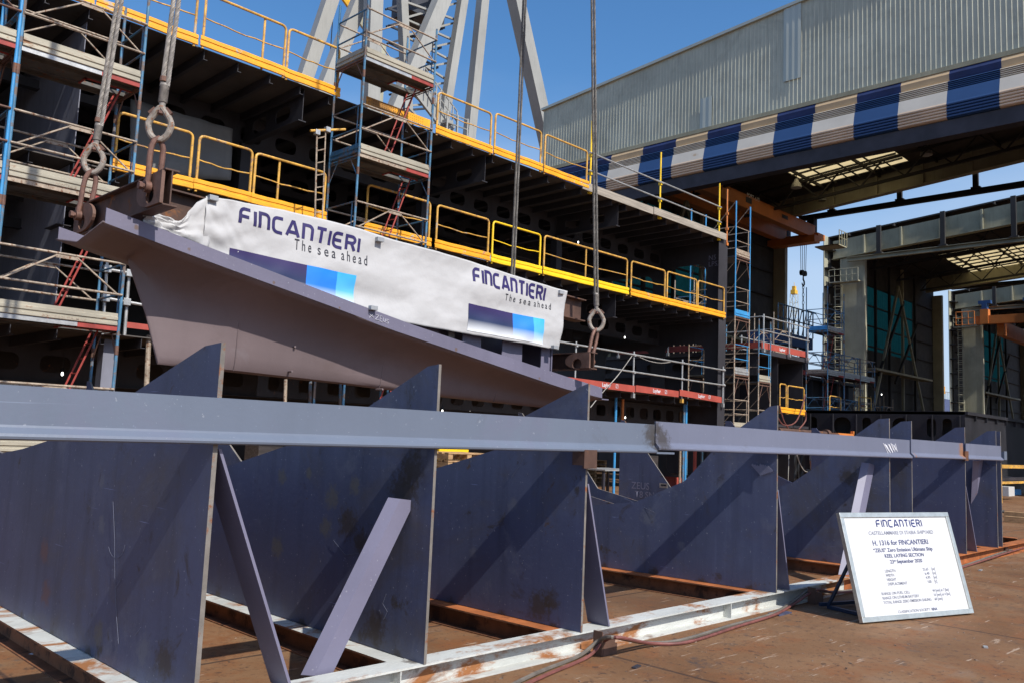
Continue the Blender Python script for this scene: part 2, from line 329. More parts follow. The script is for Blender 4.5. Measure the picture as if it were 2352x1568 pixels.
def arc(cx, cy, r, a0, a1, n=5, ry=None):
    ry = ry or r
    return [(cx+r*math.cos(math.radians(a0+(a1-a0)*i/n)), cy+ry*math.sin(math.radians(a0+(a1-a0)*i/n))) for i in range(n+1)]
def strip(pts, t):
    P = [Vector(p) for p in pts]; out = []
    for i in range(len(P)):
        d0 = (P[i]-P[i-1]).normalized() if i else (P[1]-P[0]).normalized()
        d1 = (P[i+1]-P[i]).normalized() if i < len(P)-1 else d0
        n0 = Vector((-d0.y, d0.x)); n1 = Vector((-d1.y, d1.x)); n = (n0+n1); n.normalize(); k = 1/max(.5, n.dot(n0))
        out.append((P[i]+n*t/2*k, P[i]-n*t/2*k))
    return out
GLY = {
 'F': (.66, [[(0,0),(0,.62)]+arc(.3,.7,.3,180,90)[0:]+[(.66,1)], [(0,.48),(.58,.48)]]),
 'I': (.0, [[(0,0),(0,.5),(0,1)]]),
 'N': (.62, [[(0,0),(0,1),(.34,1)]+arc(.34,.72,.28,90,0)[1:]+[(.62,0)]]),
 'C': (.66, [[(.66,1),(.3,1)]+arc(.3,.7,.3,90,180)[1:]+arc(.3,.3,.3,180,270)+[(.66,0)]]),
 'A': (.84, [[(0,0),(.36,1),(.48,1),(.84,0)], [(.16,.27),(.68,.27)]]),
 'T': (.66, [[(0,1),(.66,1)], [(.33,.9),(.33,0)]]),
 'E': (.66, [[(.66,1),(.3,1)]+arc(.3,.7,.3,90,180)[1:]+arc(.3,.3,.3,180,270)+[(.66,0)], [(.06,.5),(.58,.5)]]),
 'R': (.64, [[(0,0),(0,1),(.4,1)]+arc(.4,.76,.24,90,-90,8,.24)[1:]+[(0,.52)], [(.38,.5),(.64,0)]])}
def wordmark(fn, h, length, m, parent, thick=.19):
    "shipyard wordmark drawn in rounded strokes"
    word = "FINCANTIERI"; gap = .33; tot = sum(GLY[c][0] for c in word)+gap*(len(word)-1); k = length/(tot*h)
    mb = MB(); x = 0
    for c in word:
        wd, strokes = GLY[c]
        for si, st in enumerate(strokes):
            dense = []
            for a, b in zip(st, st[1:]):
                for q in range(4): dense.append((a[0]+(b[0]-a[0])*q/4, a[1]+(b[1]-a[1])*q/4))
            dense.append(st[-1])
            pr_ = strip([(p[0]*h*k, p[1]*h) for p in dense], thick*h)
            vs = []
            for a, b in pr_: vs += [fn(x+a.x, a.y, si*.0004), fn(x+b.x, b.y, si*.0004)]
            mb.add(vs, [(2*i, 2*i+1, 2*i+3, 2*i+2) for i in range(len(pr_)-1)])
        x += (wd+gap)*h*k
    return mb.build("wordmark", m, parent)

def add_spots(mname, pts, col=(.03,.026,.024), soft=.5, new=None):
    "weld burns and scuffs at given places of a painted part"
    m = (MATS[mname] if isinstance(mname, str) else mname).copy(); nt = m.node_tree; L = nt.links.new; bs = nt.nodes["Principled BSDF"]
    src = bs.inputs["Base Color"].links[0].from_socket; geo = node(nt, "ShaderNodeNewGeometry")
    n = node(nt, "ShaderNodeTexNoise"); n.inputs["Scale"].default_value = 22; n.inputs["Detail"].default_value = 9; n.inputs["Roughness"].default_value = .75; L(geo.outputs["Position"], n.inputs["Vector"])
    for p, r in pts:
        d = node(nt, "ShaderNodeVectorMath", operation='DISTANCE'); L(geo.outputs["Position"], d.inputs[0]); d.inputs[1].default_value = p
        a = node(nt, "ShaderNodeMath", operation='MULTIPLY_ADD'); L(n.outputs["Fac"], a.inputs[0]); a.inputs[1].default_value = r*2.6; L(d.outputs["Value"], a.inputs[2])
        rg = node(nt, "ShaderNodeMapRange"); L(a.outputs[0], rg.inputs[0]); rg.inputs[1].default_value = r*1.75; rg.inputs[2].default_value = r*2.3; rg.inputs[3].default_value = .8; rg.inputs[4].default_value = 0
        x = node(nt, "ShaderNodeMix", data_type='RGBA'); L(rg.outputs[0], x.inputs[0]); L(src, x.inputs[6]); x.inputs[7].default_value = (*col, 1); src = x.outputs[2]
    L(src, bs.inputs["Base Color"]); return m

# ------------------------------------------------------------------ cradle (the jig in front)
YF, YC = 3.92, 6.75
cradle = thing("support_cradle", (8, YC, 0), "long blue-grey steel cradle of notched plates standing on welded floor beams in the foreground", "support cradle")
PX = [(1.97,0), (3.36,0), (4.77,-.035), (7.58,-.085), (10.3,-.06), (11.0,-.06), (13.0,-.06), (14.44,-.05), (14.67,-.05)]
PROF = {0: [(0,2.0),(.17,1.99),(1.03,1.75),(2.0,1.5),(2.83,1.38)], 1: [(0,2.02),(.1,2.01),(.69,1.76),(1.63,1.48),(2.57,1.27),(2.83,1.24)],
        2: [(0,2.01),(.06,1.99),(.64,1.75),(.9,1.5),(1.57,1.32),(2.83,1.05)], 3: [(0,2.01),(.07,2.0),(.39,1.78),(.66,1.55),(.96,1.24),(1.52,.99),(2.83,.80)]}
spots = []
for k, (x, dx) in enumerate(PX[:5]):
    for t in (.25, .75, 1.3, 1.9, 2.5): spots.append(((x+dx*t, YF+t, .27), .05 + .03*random.random()))
spots += [((3.35, 4.2, 1.25), .16), ((3.35,4.6,.9), .1), ((10.25,4.4,1.3), .12), ((3.35, 4.4, .4), .13), ((1.96,4.25,.45), .12), ((4.75,4.3,.4), .12)]
spots = spots[25:]+[((3.35,4.12,1.38),.14),((3.35,4.05,1.55),.10),((3.35,4.75,1.0),.13),((4.73,4.2,.45),.10),((7.5,4.5,.35),.06),((7.45,5.2,.32),.06)]+spots[:25]
plate_mat = add_spots("primer_plate", spots, (.045,.035,.028))
plate_mat = add_spots(plate_mat, [((3.36,4.95,1.15),.10),((3.36,5.0,.95),.08),((3.36,5.6,1.25),.07),((3.36,5.6,.75),.09),((1.97,5.1,.42),.08),((3.36,4.7,1.25),.07),((3.36,5.25,1.3),.05)], (.115,.108,.10))
plate_mat = add_spots(plate_mat, [((1.97,5.25,1.25),.05),((1.97,5.2,1.0),.06),((1.97,4.5,.45),.09),((3.36,4.02,1.5),.04),((7.5,5.3,.85),.10),((7.48,4.9,.6),.06),((4.74,4.6,1.1),.06),((4.72,5.0,.7),.05)], (.115,.125,.165))
plate_mat = add_spots(plate_mat, [((1.98,6.0,.5),.10),((1.98,6.1,.75),.09)], (.12,.065,.07))
for k, (x, dx) in enumerate(PX):
    pf = PROF[min(k, 3)]
    if k > 3: pf = [(0,2.01),(.12,2.0),(.5,1.72),(.80,1.45),(1.15,1.2),(1.7,.98),(2.83,.80)]
    right = [(3.2,.62),(3.88,.73),(4.64,.87),(5.1,1.42),(5.62,2.0),(5.70,2.01)] if k > 2 else [(3.3,pf[-1][1]-.05),(4.4,pf[-1][1]+.05),(5.1,1.55),(5.62,2.0),(5.70,2.01)]
    loop = [(0,.282)]+pf+right+[(5.70,.282)]
    if k > 6: loop = [(0,.282)]+pf+[(2.83,.282)]
    b = MB(); b.prism([loop], lambda u, v, t, x=x, dx=dx: (x+dx*u+t, YF+u, v), 0, .02 if k else .024)
    o = fixn(b.build("frame_plate", plate_mat, cradle)); o.data.materials.append(M['edge'])
    for p in o.data.polygons:
        if abs(p.normal.x) < .5: p.material_index = 1
for x in (16.3, 20.35):     # far half frames
    b = MB(); b.prism([[(9.62,GZ),(9.62,2.15),(9.5,2.15),(8.9,1.5),(8.4,1.06),(7.7,.8),(6.9,.66),(6.9,GZ)]], lambda u, v, t, x=x: (x+t, u, v), 0, .02); fixn(b.build("frame_plate", plate_mat, cradle))
# bulb-flat side beam
BULB = [(0,0),(-.036,0),(-.046,.006),(-.049,.016),(-.044,.028),(-.018,.052),(-.013,.062),(-.013,.222),(0,.222)]
def bulb(x0, z0, x1, z1, yo, m, lab=None):
    b = MB(); n = len(BULB)
    N = 12
    vs = []
    for i in range(N+1):
        f = i/N
        for (y, z) in BULB: vs.append((x0+(x1-x0)*f, YF-.001+yo+y, z0+(z1-z0)*f+z))
    fs = [(i*n+k, i*n+(k+1) % n, (i+1)*n+(k+1) % n, (i+1)*n+k) for i in range(N) for k in range(n)]
    b.add(vs, fs+[tuple(range(n)), tuple(N*n+k for k in reversed(range(n)))])
    o = fixn(b.build("side_beam", m, cradle)); 
    if lab: o["label"] = lab
beam_mat = add_spots("primer_beam", [((5.55,3.9,1.68),.13), ((5.66,3.9,1.62),.15), ((5.6,3.9,1.55),.08)], (.05,.042,.036))
sc_mat = add_spots("primer_beam", [((10.2,3.9,1.68),.10)], (.62,.64,.68))
bulb(-1.5, 1.495, 5.575, 1.528, 0, beam_mat, "longest pale blue side beam on the left"); 
b = MB(); b.box((5.56,YF-.05,1.525),(5.80,YF-.002,1.54)); b.build("flange_tail", M['primer2'], cradle)
bulb(5.585, 1.553, 10.89, 1.553, -.004, add_spots('primer_beam_lavender', [((5.66,3.9,1.62),.13),((5.6,3.9,1.72),.07)], (.05,.042,.036)))
b = MB()
for i in range(9): p0 = A(2029+i*3.4, 1017+(i*7 % 5), Y=YF-.0205); p1 = A(2040+i*2.6, 1040-(i*5 % 9), Y=YF-.0205); b.bar(p0, p1, (.008,.016,.011)[i % 3], .003, (0,1,0))
b.build("paint_scuff", M['chalk'], cradle)
bulb(10.93, 1.565, 12.86, 1.565, -.006, add_spots('primer_beam_lavender', [((12.8,3.9,1.68),.14),((11.0,3.9,1.58),.05)], (.32,.14,.05)), "weathered side beam with rust at its end"); bulb(12.98, 1.565, 14.62, 1.565, -.006, M['primer3'])
for xx, z, m in ((4.74,1.41,'brownsteel'), (12.9,1.55,'rustbeam'), (14.72,1.58,'primer2')):
    b = MB(); b.box((xx-.05,YF-.05,z),(xx+.09,YF-.035,z+.13)); b.box((xx-.05,YF-.035,z+.02),(xx-.035,YF+.06,z+.12)); b.box((xx+.055,YF-.035,z+.02),(xx+.09,YF+.06,z+.12)); b.build("joint_clip", M[m], cradle)
# outer braces: flat bars seen on their shaded side, with a bright edge
for (x0, z0, x1, w_) in ((2.0,1.49,2.52,.20), (4.80,1.30,5.12,.20), (7.61,1.22,7.88,.2), (13.03,1.2,13.5,.2)):
    b = MB(); b.hexa([(x1-.03,YF+.005,.283),(x1-.014,YF+.005,.283),(x1-.014,YF+w_,.283),(x1-.03,YF+w_,.283),(x0,YF+.005,z0),(x0+.016,YF+.005,z0),(x0+.016,YF+w_,z0-.02),(x0,YF+w_,z0-.02)])
    b.build("brace", M['lilac'], cradle)
def angle_brace(foot, top, wd, m=M['lilac']):
    foot, top = Vector(foot), Vector(top); d = (top-foot).normalized(); s = Vector((1,0,0)) - d*d.x; s.normalize(); n = Vector((0,-1,0)); n -= d*n.dot(d); n.normalize()
    sec = [s*-.5*wd*.55 + n*.0, s*.5*wd, s*.5*wd - n*.012, s*-.5*wd*.5 - n*.012, s*-.5*wd - n*.07, s*-.5*wd - n*.062 - s*.012]
    b = MB(); N = len(sec); b.add([foot+q for q in sec]+[top+q for q in sec], [(k, (k+1) % N, N+(k+1) % N, N+k) for k in range(N)]+[tuple(range(N)), tuple(N+k for k in reversed(range(N)))])
    for q in b.v[:N]: q += d*((foot.z-q.z)/d.z)
    for q in b.v[N:]: q += d*((top.z-q.z)/d.z)*(.75)
    fixn(b.build("brace", m, cradle))
lil = add_spots("primer_lilac", [(tuple(A(738,1545,Z=.3)), .07), ((3.3,4.15,1.23), .035)], (.10,.065,.05))
angle_brace(A(738,1548,Z=.27), A(932,1146,X=3.32), .135, lil)
angle_brace(A(1950,1318,Z=.283), A(2001,1064,X=10.2), .19); angle_brace(A(2243,1246,Z=.283), A(2252,1056,X=14.3), .24)
# floor beams
def hbeam(a, b, m, name="floor_beam", h=.15, w_=.17, lab=None):
    q = MB(); q.ibeam(Vector(a)+Vector((0,0,GZ+h/2)), Vector(b)+Vector((0,0,GZ+h/2)), h, w_, .012, .010); o = q.build(name, m, cradle)
    if name == "cross_beam":
        o.data.materials.append(M['white'] if a[0] < 3.6 else M['orangerust'])
        for p in o.data.polygons:
            if abs(p.normal.z) > .9 and p.center.z > .27: p.material_index = 1
    if lab: o["label"] = lab
YB = YF+.09
wm = add_spots("white_flaking_beam", [((x+dx*.1, YF+.1, .28), .07) for x, dx in PX[:5]], (.07,.05,.04))
hbeam((1.2,YB,0), (9.25,YB,0), wm, lab="long white flaking floor beam under the front edge"); hbeam((9.26,YB,0), (17.5,YB,0), M['orangerust'], lab="orange rusty floor beam at the far end")
for i, (x, dx) in enumerate(PX[:8]):
    if i == 5: continue
    hbeam((x+.02+dx*.3-.06, YF+.18, -.003), (x+.02+dx*5.6-.06, YF+5.6, -.003), M['rustbeam'], "cross_beam")
for x in (15.6, 16.6): hbeam((x, YF+.29, -.003), (x, YF+5.6, -.003), M['primer2'] if x < 16 else M['rustbeam'], "cross_beam")
hbeam((1.5,YF+5.72,0), (17,YF+5.72,0), M['rustbeam'])
for xx in (3.2, 6.8):     # web stiffeners of the front beam
    b = MB(); b.box((xx,YF+.01,GZ+.013),(xx+.008,YF+.084,.267)); b.build("web_stiffener", M['white'], cradle)
b = MB()
for i in range(8):
    p0 = A(1727+i*5.6-(i>3)*4, 1065+(i % 4)*1.5, X=7.545); p1 = A(1749+i*3.6, 1090-i*1.2, X=7.54); b.bar(p0, p1, .020, .003, (1,0,0))
b.build("chalk_scribble", M['chalkdim'], cradle)
def scratch(x, pts, w_=.003, m='scr'):
    P = [V(x, a, c_) for a, c_ in pts]; b = MB()
    for a, c_ in zip(P, P[1:]): b.bar(a, c_, w_, .0015, (1,0,0))
    b.build("scratch_mark", M[m], cradle)
scratch(1.965, [(5.05,1.15),(4.98,.95),(4.93,.75),(4.86,.55),(4.80,.42)]); scratch(1.965, [(4.95+.12*math.cos(a),.95+.10*math.sin(a)) for a in [3.3+k*.35 for k in range(8)]], .002)
scratch(7.50, [(5.9-i*.09, .70+.07*math.sin(i*.55)) for i in range(12)], .004); scratch(7.46, [(5.6-i*.1,1.02-.03*i) for i in range(5)], .004); scratch(4.735, [(4.5,1.45),(4.62,1.30)], .004)
scratch(3.355, [(4.9,.88),(4.75,.80),(4.6,.83)], .003); scratch(3.355, [(4.3,.62),(4.33,.56),(4.28,.52),(4.31,.47)], .003)
for yy, zz_ in ((4.4,1.2),(4.9,.7),(5.4,1.0),(4.6,.5)): scratch(1.963, [(yy,zz_),(yy-.06,zz_+.05)], .002)
text_mesh("ZEUS", M['chalkdim'], lambda u, v: Vector((12.66, A(1453,1120,X=12.7).y-u, A(1453,1120,X=12.7).z+v)), .17, cradle, "chalk_writing", bold=False)
text_mesh("T8 SN", M['chalkdim'], lambda u, v: Vector((12.66, A(1461,1140,X=12.7).y-u, A(1461,1140,X=12.7).z+v)), .16, cradle, "chalk_writing")

pa, pb2 = A(1516,1108,X=12.68), A(1535,1120,X=12.68); b = MB(); b.box((12.665,pb2.y,pb2.z),(12.668,pa.y,pa.z)); st2 = b.build("sticker", M['alu'], cradle)
b = MB(); b.box((12.662,pb2.y+.03,pb2.z+.03),(12.6645,pa.y-.03,pb2.z+.06)); b.build("sticker_print", M['textblack'], st2)
# clamps and hoses on the ground
for (px, py, s, lab) in ((1398,1502,1.0,"nearest dark steel bracket on the ground under the hoses"), (1880,1385,.95,"dark steel bracket on the ground beside the sign easel"), (2312,1272,.95,"farthest dark steel bracket beside the orange floor beam")):
    p = A(px, py, Z=GZ); t = thing("steel_bracket", p, lab, "steel bracket", "steel brackets along the front floor beam")
    b = MB(); b.box(p+V(-.09,-.01,0), p+V(-.078,.07,.165*s)); b.prism([[(-.078,.0),(.075,.0),(.075,.07),(.05,.075),(.055,.10),(.01,.11),(-.02,.105),(-.078,.12)]], lambda u, v, t: p+V(u,t,v), -.012, .0); b.build("bracket_body", M['brownsteel'], t, bevel=.004)
    b = MB(); b.box(p+V(-.07,.003,.0), p+V(.05,.05,.012)); b.build("foot_plate", M['darksteel'], t, bevel=.004)
def hose(name, pts, r, m, lab, cat):
    P = [Vector(p) for p in pts]; out = []
    for i in range(len(P)-1):
        p0, p1, p2, p3 = P[max(i-1,0)], P[i], P[i+1], P[min(i+2,len(P)-1)]
        for q in range(8):
            t = q/8; out.append(.5*((2*p1)+(-p0+p2)*t+(2*p0-5*p1+4*p2-p3)*t*t+(-p0+3*p1-3*p2+p3)*t**3))
    out.append(P[-1]); b = MB(); b.tube(out, r, 7); return tag(b.build(name, m, None, True), lab, cat)
hp = [A(1120,1600,Z=GZ+.015), A(1232,1545,Z=GZ+.015), A(1330,1505,Z=GZ+.02), A(1375,1470,Z=GZ+.10), A(1410,1462,Z=GZ+.16), A(1480,1474,Z=GZ+.03), A(1560,1470,Z=GZ+.015), A(1680,1435,Z=GZ+.015), A(1770,1410,Z=GZ+.02), A(1815,1385,Z=GZ+.03), A(1862,1352,Z=GZ+.12), A(1905,1358,Z=GZ+.04), A(1985,1350,Z=GZ+.015), A(2100,1325,Z=GZ+.015), A(2200,1302,Z=GZ+.015), A(2300,1268,Z=GZ+.05), A(2380,1245,Z=GZ+.02)]
hose("hose", hp, .014, M['hosegrey'], "long grey hose running over the brackets beside the white floor beam", "hose")
hose("hose", [p+V(.02,-.045-.02*math.sin(i*1.3),0) for i, p in enumerate(hp)], .012, M['hosered'], "long reddish brown hose running beside the grey hose on the ground", "hose")
p = A(1790,1408,Z=GZ); b = MB(); b.box(p+V(-.12,-.06,.0), p+V(.12,.05,.012)); tag(b.build("steel_scrap", M['primer'], None), "small flat steel offcut lying on the hoses by the floor beam", "steel scrap")

# ------------------------------------------------------------------ sign board on its easel
B1 = V(7.62,3.14,GZ+.012); eu = V(1.43,-.46,0).normalized(); ev = V(.12,.245,.91); BH = ev.length; ev -= eu*ev.dot(eu)*.6; ev.normalize(); en = eu.cross(ev).normalized(); BW = 1.502; BS = BW/1.64
sign = thing("sign_board", B1+eu*BW/2, "white framed information board with blue heading leaning back on an easel at lower right", "sign board")
def bd(u, v, t=0): return B1+eu*u+ev*v+en*t
fr = MB(); fw = .045
for a, c in (((0,0),(BW,fw)), ((0,BH-fw),(BW,BH)), ((0,fw),(fw,BH-fw)), ((BW-fw,fw),(BW,BH-fw))):
    fr.hexa([bd(a[0],a[1],-.03), bd(c[0],a[1],-.03), bd(c[0],a[1],.012), bd(a[0],a[1],.012), bd(a[0],c[1],-.03), bd(c[0],c[1],-.03), bd(c[0],c[1],.012), bd(a[0],c[1],.012)])
fixn(fr.build("frame", M['alu'], sign, bevel=.003))
pn = MB(); pn.hexa([bd(fw,fw,-.02), bd(BW-fw,fw,-.02), bd(BW-fw,fw,0), bd(fw,fw,0), bd(fw,BH-fw,-.02), bd(BW-fw,BH-fw,-.02), bd(BW-fw,BH-fw,0), bd(fw,BH-fw,0)]); pnl = fixn(pn.build("panel", M['board'], sign))
BHS = BH
wordmark(lambda u, v, t=0: bd((.506+u)*BS, (.893+v)*BS, .002+t), .066, .68, M['inkboard'], pnl, .2)
def line(s, v, cap, m, x, al='LEFT', width=None, bold=False): text_mesh(s, M[m], lambda a, c_: bd((x+a)*BS, (v+c_)*BS, .002), cap/.72, pnl, "lettering", al, .9, bold, width)
line("CASTELLAMMARE DI STABIA SHIPYARD", .815, .038, 'textlite', .849, 'CENTER', .973)
line("H. 1316 for FINCANTIERI", .712, .050, 'text', .802, 'CENTER', .83, True); line("\u201cZEUS\u201d Zero Emission Ultimate Ship", .646, .037, 'text', .816, 'CENTER', .885, True)
line("KEEL LAYING SECTION", .590, .036, 'text', .81, 'CENTER', .583, True); line("23", .532, .036, 'text', .575, 'LEFT', .055, True); line("st", .549, .02, 'text', .635, 'LEFT', .028, True); line("September 2020", .532, .036, 'text', .675, 'LEFT', .38, True)
for i, (a, b_, c_) in enumerate((("LENGTH","25,65","[m]"), ("WIDTH","6,40","[m]"), ("HEIGHT","4,95","[m]"), ("DISPLACEMENT","100","[t]"))):
    v = .448-i*.0413; line(a, v, .028, 'textlite', .470, 'LEFT', (.15,.12,.135,.28)[i]); line(b_, v, .028, 'textlite', 1.12, 'RIGHT', (.088,.072,.072,.056)[i]); line(c_, v, .028, 'textlite', 1.165, 'LEFT', (.05,.05,.05,.036)[i])
for i, (a, b_) in enumerate((("RANGE ON FUEL CELL","44 [nm] at 7 [kn]"), ("RANGE ON LITHIUM BATTERY","16 [nm] at 4 [kn]"), ("TOTAL RANGE ZERO EMISSION SAILING","60 [nm]"))):
    v = .237-i*.0415; line(a, v, .028, 'textlite', .350, 'LEFT', (.41,.53,.70)[i]); line(b_, v, .028, 'textlite', 1.10, 'LEFT', (.25,.25,.12)[i])
line("CLASSIFICATION SOCIETY", .060, .027, 'textlite', .523, 'LEFT', .47); line("RINA", .060, .027, 'text', 1.018, 'LEFT', .085, True)
BH = BHS
ez = thing("easel", bd(.5,0,-.5)*1.0, "dark blue tubular steel easel behind the white board", "easel")
ez.location.z = 0
for s in (.30, BW-.30):
    b = MB(); b.bar(bd(s,.75,-.055), bd(s,.0,-.055), .03, .03); b.build("upright", M['navy'], ez)
    g0 = bd(s,.74,-.055); bk = V(*(B1+eu*s))+V(.17,.60,0); bk.z = GZ+.02
    b = MB(); b.bar(g0, bk, .025, .025); b.build("rear_leg", M['navy'], ez)
    b = MB(); p = bd(s,0,-.055); p.z = GZ+.018; b.bar(p, V(bk.x,bk.y,GZ+.018), .035, .03); b.build("foot_rail", M['navy'], ez)
b = MB(); a = B1+eu*.22+V(.17,.62,0); c_ = B1+eu*(BW-.2)+V(.17,.62,0); a.z = c_.z = GZ+.04; b.bar(a, c_, .03, .03); b.build("cross_bar", M['navy'], ez)

# ------------------------------------------------------------------ hoisted keel section
YN, YH, HW = 7.75, 8.35, .60
def interp(T, x):
    if x <= T[0][0]: (x0,y0),(x1,y1) = T[0],T[1]
    elif x >= T[-1][0]: (x0,y0),(x1,y1) = T[-2],T[-1]
    else:
        for (x0,y0),(x1,y1) in zip(T, T[1:]):
            if x0 <= x <= x1: break
    return y0+(y1-y0)*(x-x0)/(x1-x0)
ZE = [(2.70,3.32),(3.12,3.24),(5.34,2.86),(5.81,2.765),(7.17,2.56),(8.88,2.30),(9.80,2.215)]
ZT = [(2.73,3.45),(3.23,3.36),(5.33,2.99),(6.24,2.84),(7.31,2.69),(9.0,2.46),(9.61,2.385)]
ZK = [(2.71,3.215),(3.18,3.12),(3.40,2.62),(3.55,2.17),(5.82,2.13),(7.17,2.08),(9.11,2.05),(9.8,2.04)]
keel = thing("hull_section", (6, YH, 2.1), "dark brown primed keel section with deep fin hanging from four wire ropes", "hull section")
xs = [2.71,2.85,3.0,3.12,3.18,3.24,3.30,3.36,3.40,3.45,3.50,3.55,3.7,3.9,4.2,4.6,5,5.4,5.8,6.2,6.6,7,7.4,7.8,8.2,8.6,9,9.4,9.75]
GY = [(.60,0),(.50,.03),(.41,.075),(.32,.135),(.245,.21),(.19,.30),(.155,.40),(.132,.52),(.118,.66),(.103,.80),(.085,.92),(.06,.985),(.02,1.0)]
b = MB(); vs = []; NP = len(GY)*2
for x in xs:
    ze, zk = interp(ZE, x), interp(ZK, x); D = ze-zk
    k = min(1, max(0, (D-.14)/.5)); k = k*k*(3-2*k)
    half = []
    for (y, gg) in GY:
        lin = (HW-y)/(HW-.02); Dh = min(D, .105); fs_ = min(1, max(.15, (x-3.25)/1.0)); yy = y*(1-(1-fs_)*min(1, gg/.25))
        if x < 3.18: yy = y
        half.append((yy, ze-Dh*lin-(D-Dh)*gg))
    row = [(x, YH-y, z) for y, z in half]+[(x, YH+y, z) for y, z in reversed(half)]
    vs += row
fs = [(i*NP+j, i*NP+j+1, (i+1)*NP+j+1, (i+1)*NP+j) for i in range(len(xs)-1) for j in range(NP-1)]
b.add(vs, fs); 
o = shell_ = b.build("bottom_shell", M['hullred'], keel, True); sm = o.modifiers.new("thick", 'SOLIDIFY'); sm.thickness = .014; sm.offset = -1
for xw in (4.28, 6.15, 8.05):      # weld seams between the shell plates
    ze, zk = interp(ZE, xw), interp(ZK, xw); b = MB(); b.tube([V(xw+.04*gg, YH-y-.002, ze-(ze-zk)*gg-.002) for y, gg in GY[1:-1]], .006, 6); b.build("weld_seam", M['hullred'], shell_, True)
# end caps of the fin (closing plate at the right end)
b = MB(); row = [(YH-y, interp(ZE,9.75)-(interp(ZE,9.75)-interp(ZK,9.75))*gg) for y, gg in GY]; loop = row+[(YH+(YH-y), z) for y, z in reversed(row)]
b.prism([loop], lambda u, v, t: (9.752+t, u, v), 0, .012); fixn(b.build("end_plate", M['hullred'], keel))
xs2 = [2.73+i*.27 for i in range(26)]+[9.74]
for sgn, nm in ((-1,"near"), (1,"far")):
    b = MB(); vs = []
    for x in xs2:
        y = YH+sgn*(HW+.004); zl, zt = interp(ZE, x)+.002, interp(ZT, x)
        if x < 2.8: zl = interp(ZE, x)+.0
        vs += [(x,y,zl),(x,y,zt),(x,y-sgn*.014,zt),(x,y-sgn*.014,zl)]
    b.add(vs, [(i*4+k, i*4+(k+1) % 4, (i+1)*4+(k+1) % 4, (i+1)*4+k) for i in range(len(xs2)-1) for k in range(4)]+[(0,1,2,3), tuple((len(xs2)-1)*4+k for k in (3,2,1,0))])
    o = fixn(b.build("side_strip", add_spots("hull_side_primer", [((3.0,7.74,3.33),.03),((3.5,7.74,3.22),.02),((6.9,7.74,2.63),.025),((8.4,7.74,2.40),.025),((5.2,7.74,2.9),.015),((4.4,7.74,3.05),.02)], (.13,.08,.05)) if sgn < 0 else M['hulltop'], keel))
b = MB(); b.box((9.745,YN+.0,2.2),(9.90,YN+.5,2.215)); b.build("end_tab", M['hulltop'], keel)
# upper web with lightening holes, unseen top and far plates added to keep them dark
def rrect(u0, v0, u1, v1, r, n=4):
    L_ = []
    for cx_, cy_, a0 in ((u1-r,v1-r,0),(u0+r,v1-r,90),(u0+r,v0+r,180),(u1-r,v0+r,270)): L_ += arc(cx_, cy_, r, a0, a0+90, n)
    return L_
YW = 7.97
def hol(px0, py0, px1, py1):
    a = A(px0, py1, Y=YW); c_ = A(px1, py0, Y=YW); return rrect(a.x, a.z-.02, c_.x, a.z+.36, .07)
er = A(1263,830,Y=YW).x
outer = [(3.3,3.20),(5.4,2.84),(7.2,2.56),(er,2.32),(er,3.30),(3.3,3.48)]
b = MB(); b.prism([outer, hol(1008,757,1064,783), hol(1104,774,1155,811), hol(1198,791,1244,842)], lambda u, v, t: (u, YW+t, v), 0, .014); fixn(b.build("holed_web", M['hulltop'], keel))
b = MB(); b.prism([outer], lambda u, v, t: (u, YH+.42+t, v), 0, .014); fixn(b.build("far_web", M['hulltop'], keel))
b = MB(); b.hexa([(3.3,YW,3.481),(er,YW,3.301),(er,YH+.434,3.301),(3.3,YH+.434,3.481),(3.3,YW,3.492),(er,YW,3.312),(er,YH+.434,3.312),(3.3,YH+.434,3.492)]); b.build("top_plate", M['hulltop'], keel)
b = MB(); b.box((7.05,YW+.1,2.66),(7.15,YW+.12,3.0)); b.build("inner_bracket", M['magnet'], keel)
for i, (px, py) in enumerate(((860,785),(670,852),(677,796),(878,893))):
    p = A(px, py, Y=8.2); b = MB(); b.cyl(p+V(0,.12,0), p+V(0,-.01,0), .012, 8); b.build("lifting_stud", M['hullred'], keel)
# chalk writing
ch = [[(848,718),(858,727)],[(858,718),(848,727)],[(863,720),(870,722),(862,731),(871,733)],[(878,724),(873,723),(873,735),(878,737)],[(873,729),(877,730)],[(881,727),(880,735),(884,737),(886,729)],[(893,732),(889,731),(888,735),(892,737),(891,740),(887,740)]]
b = MB()
for st in ch:
    P = [A(px, py+3, Y=YN-.007) for px, py in st]
    for a, c_ in zip(P, P[1:]): b.bar(a, c_, .003, .008, (0,1,0))
b.build("chalk_writing", M['chalk'], keel)
# lifting beams
XL = 3.09; zt1 = A(390,398,X=XL); BHGT = .33
Z1 = A(380,437,X=XL).z
def cross_lift(x, yn, yf, zc, h, far_plate=True):
    b = MB(); b.ibeam((x,yn,zc), (x,yf,zc), h, .13, .016, .014); lb_ = b.build("lifting_beam", M['brownsteel'], keel, bevel=.003)
    for sg, yy in ((1, yn), (-1, yf)) if far_plate else ((1, yn),):
        R = h*.44; cyy = yy+sg*(.03+R); cyy = yy+sg*.26; lp = [(yy+sg*.02, zc-R), (yy+sg*.02, zc+R)]+[(cyy+sg*1.9*R*math.sin(a), zc+R*math.cos(a)) for a in [math.pi*k/14 for k in range(15)]]
        ho = [(cyy-sg*.02+.085*math.cos(a), zc-.045+.075*math.sin(a)) for a in [2*math.pi*k/14 for k in range(14)]]
        b = MB(); b.prism([lp, ho], lambda u, v, t: (x-.085+t, u, v), 0, .03); fixn(b.build("pad_eye", M['padeye'], lb_))
cross_lift(XL, 7.29, 9.42, Z1, .33)
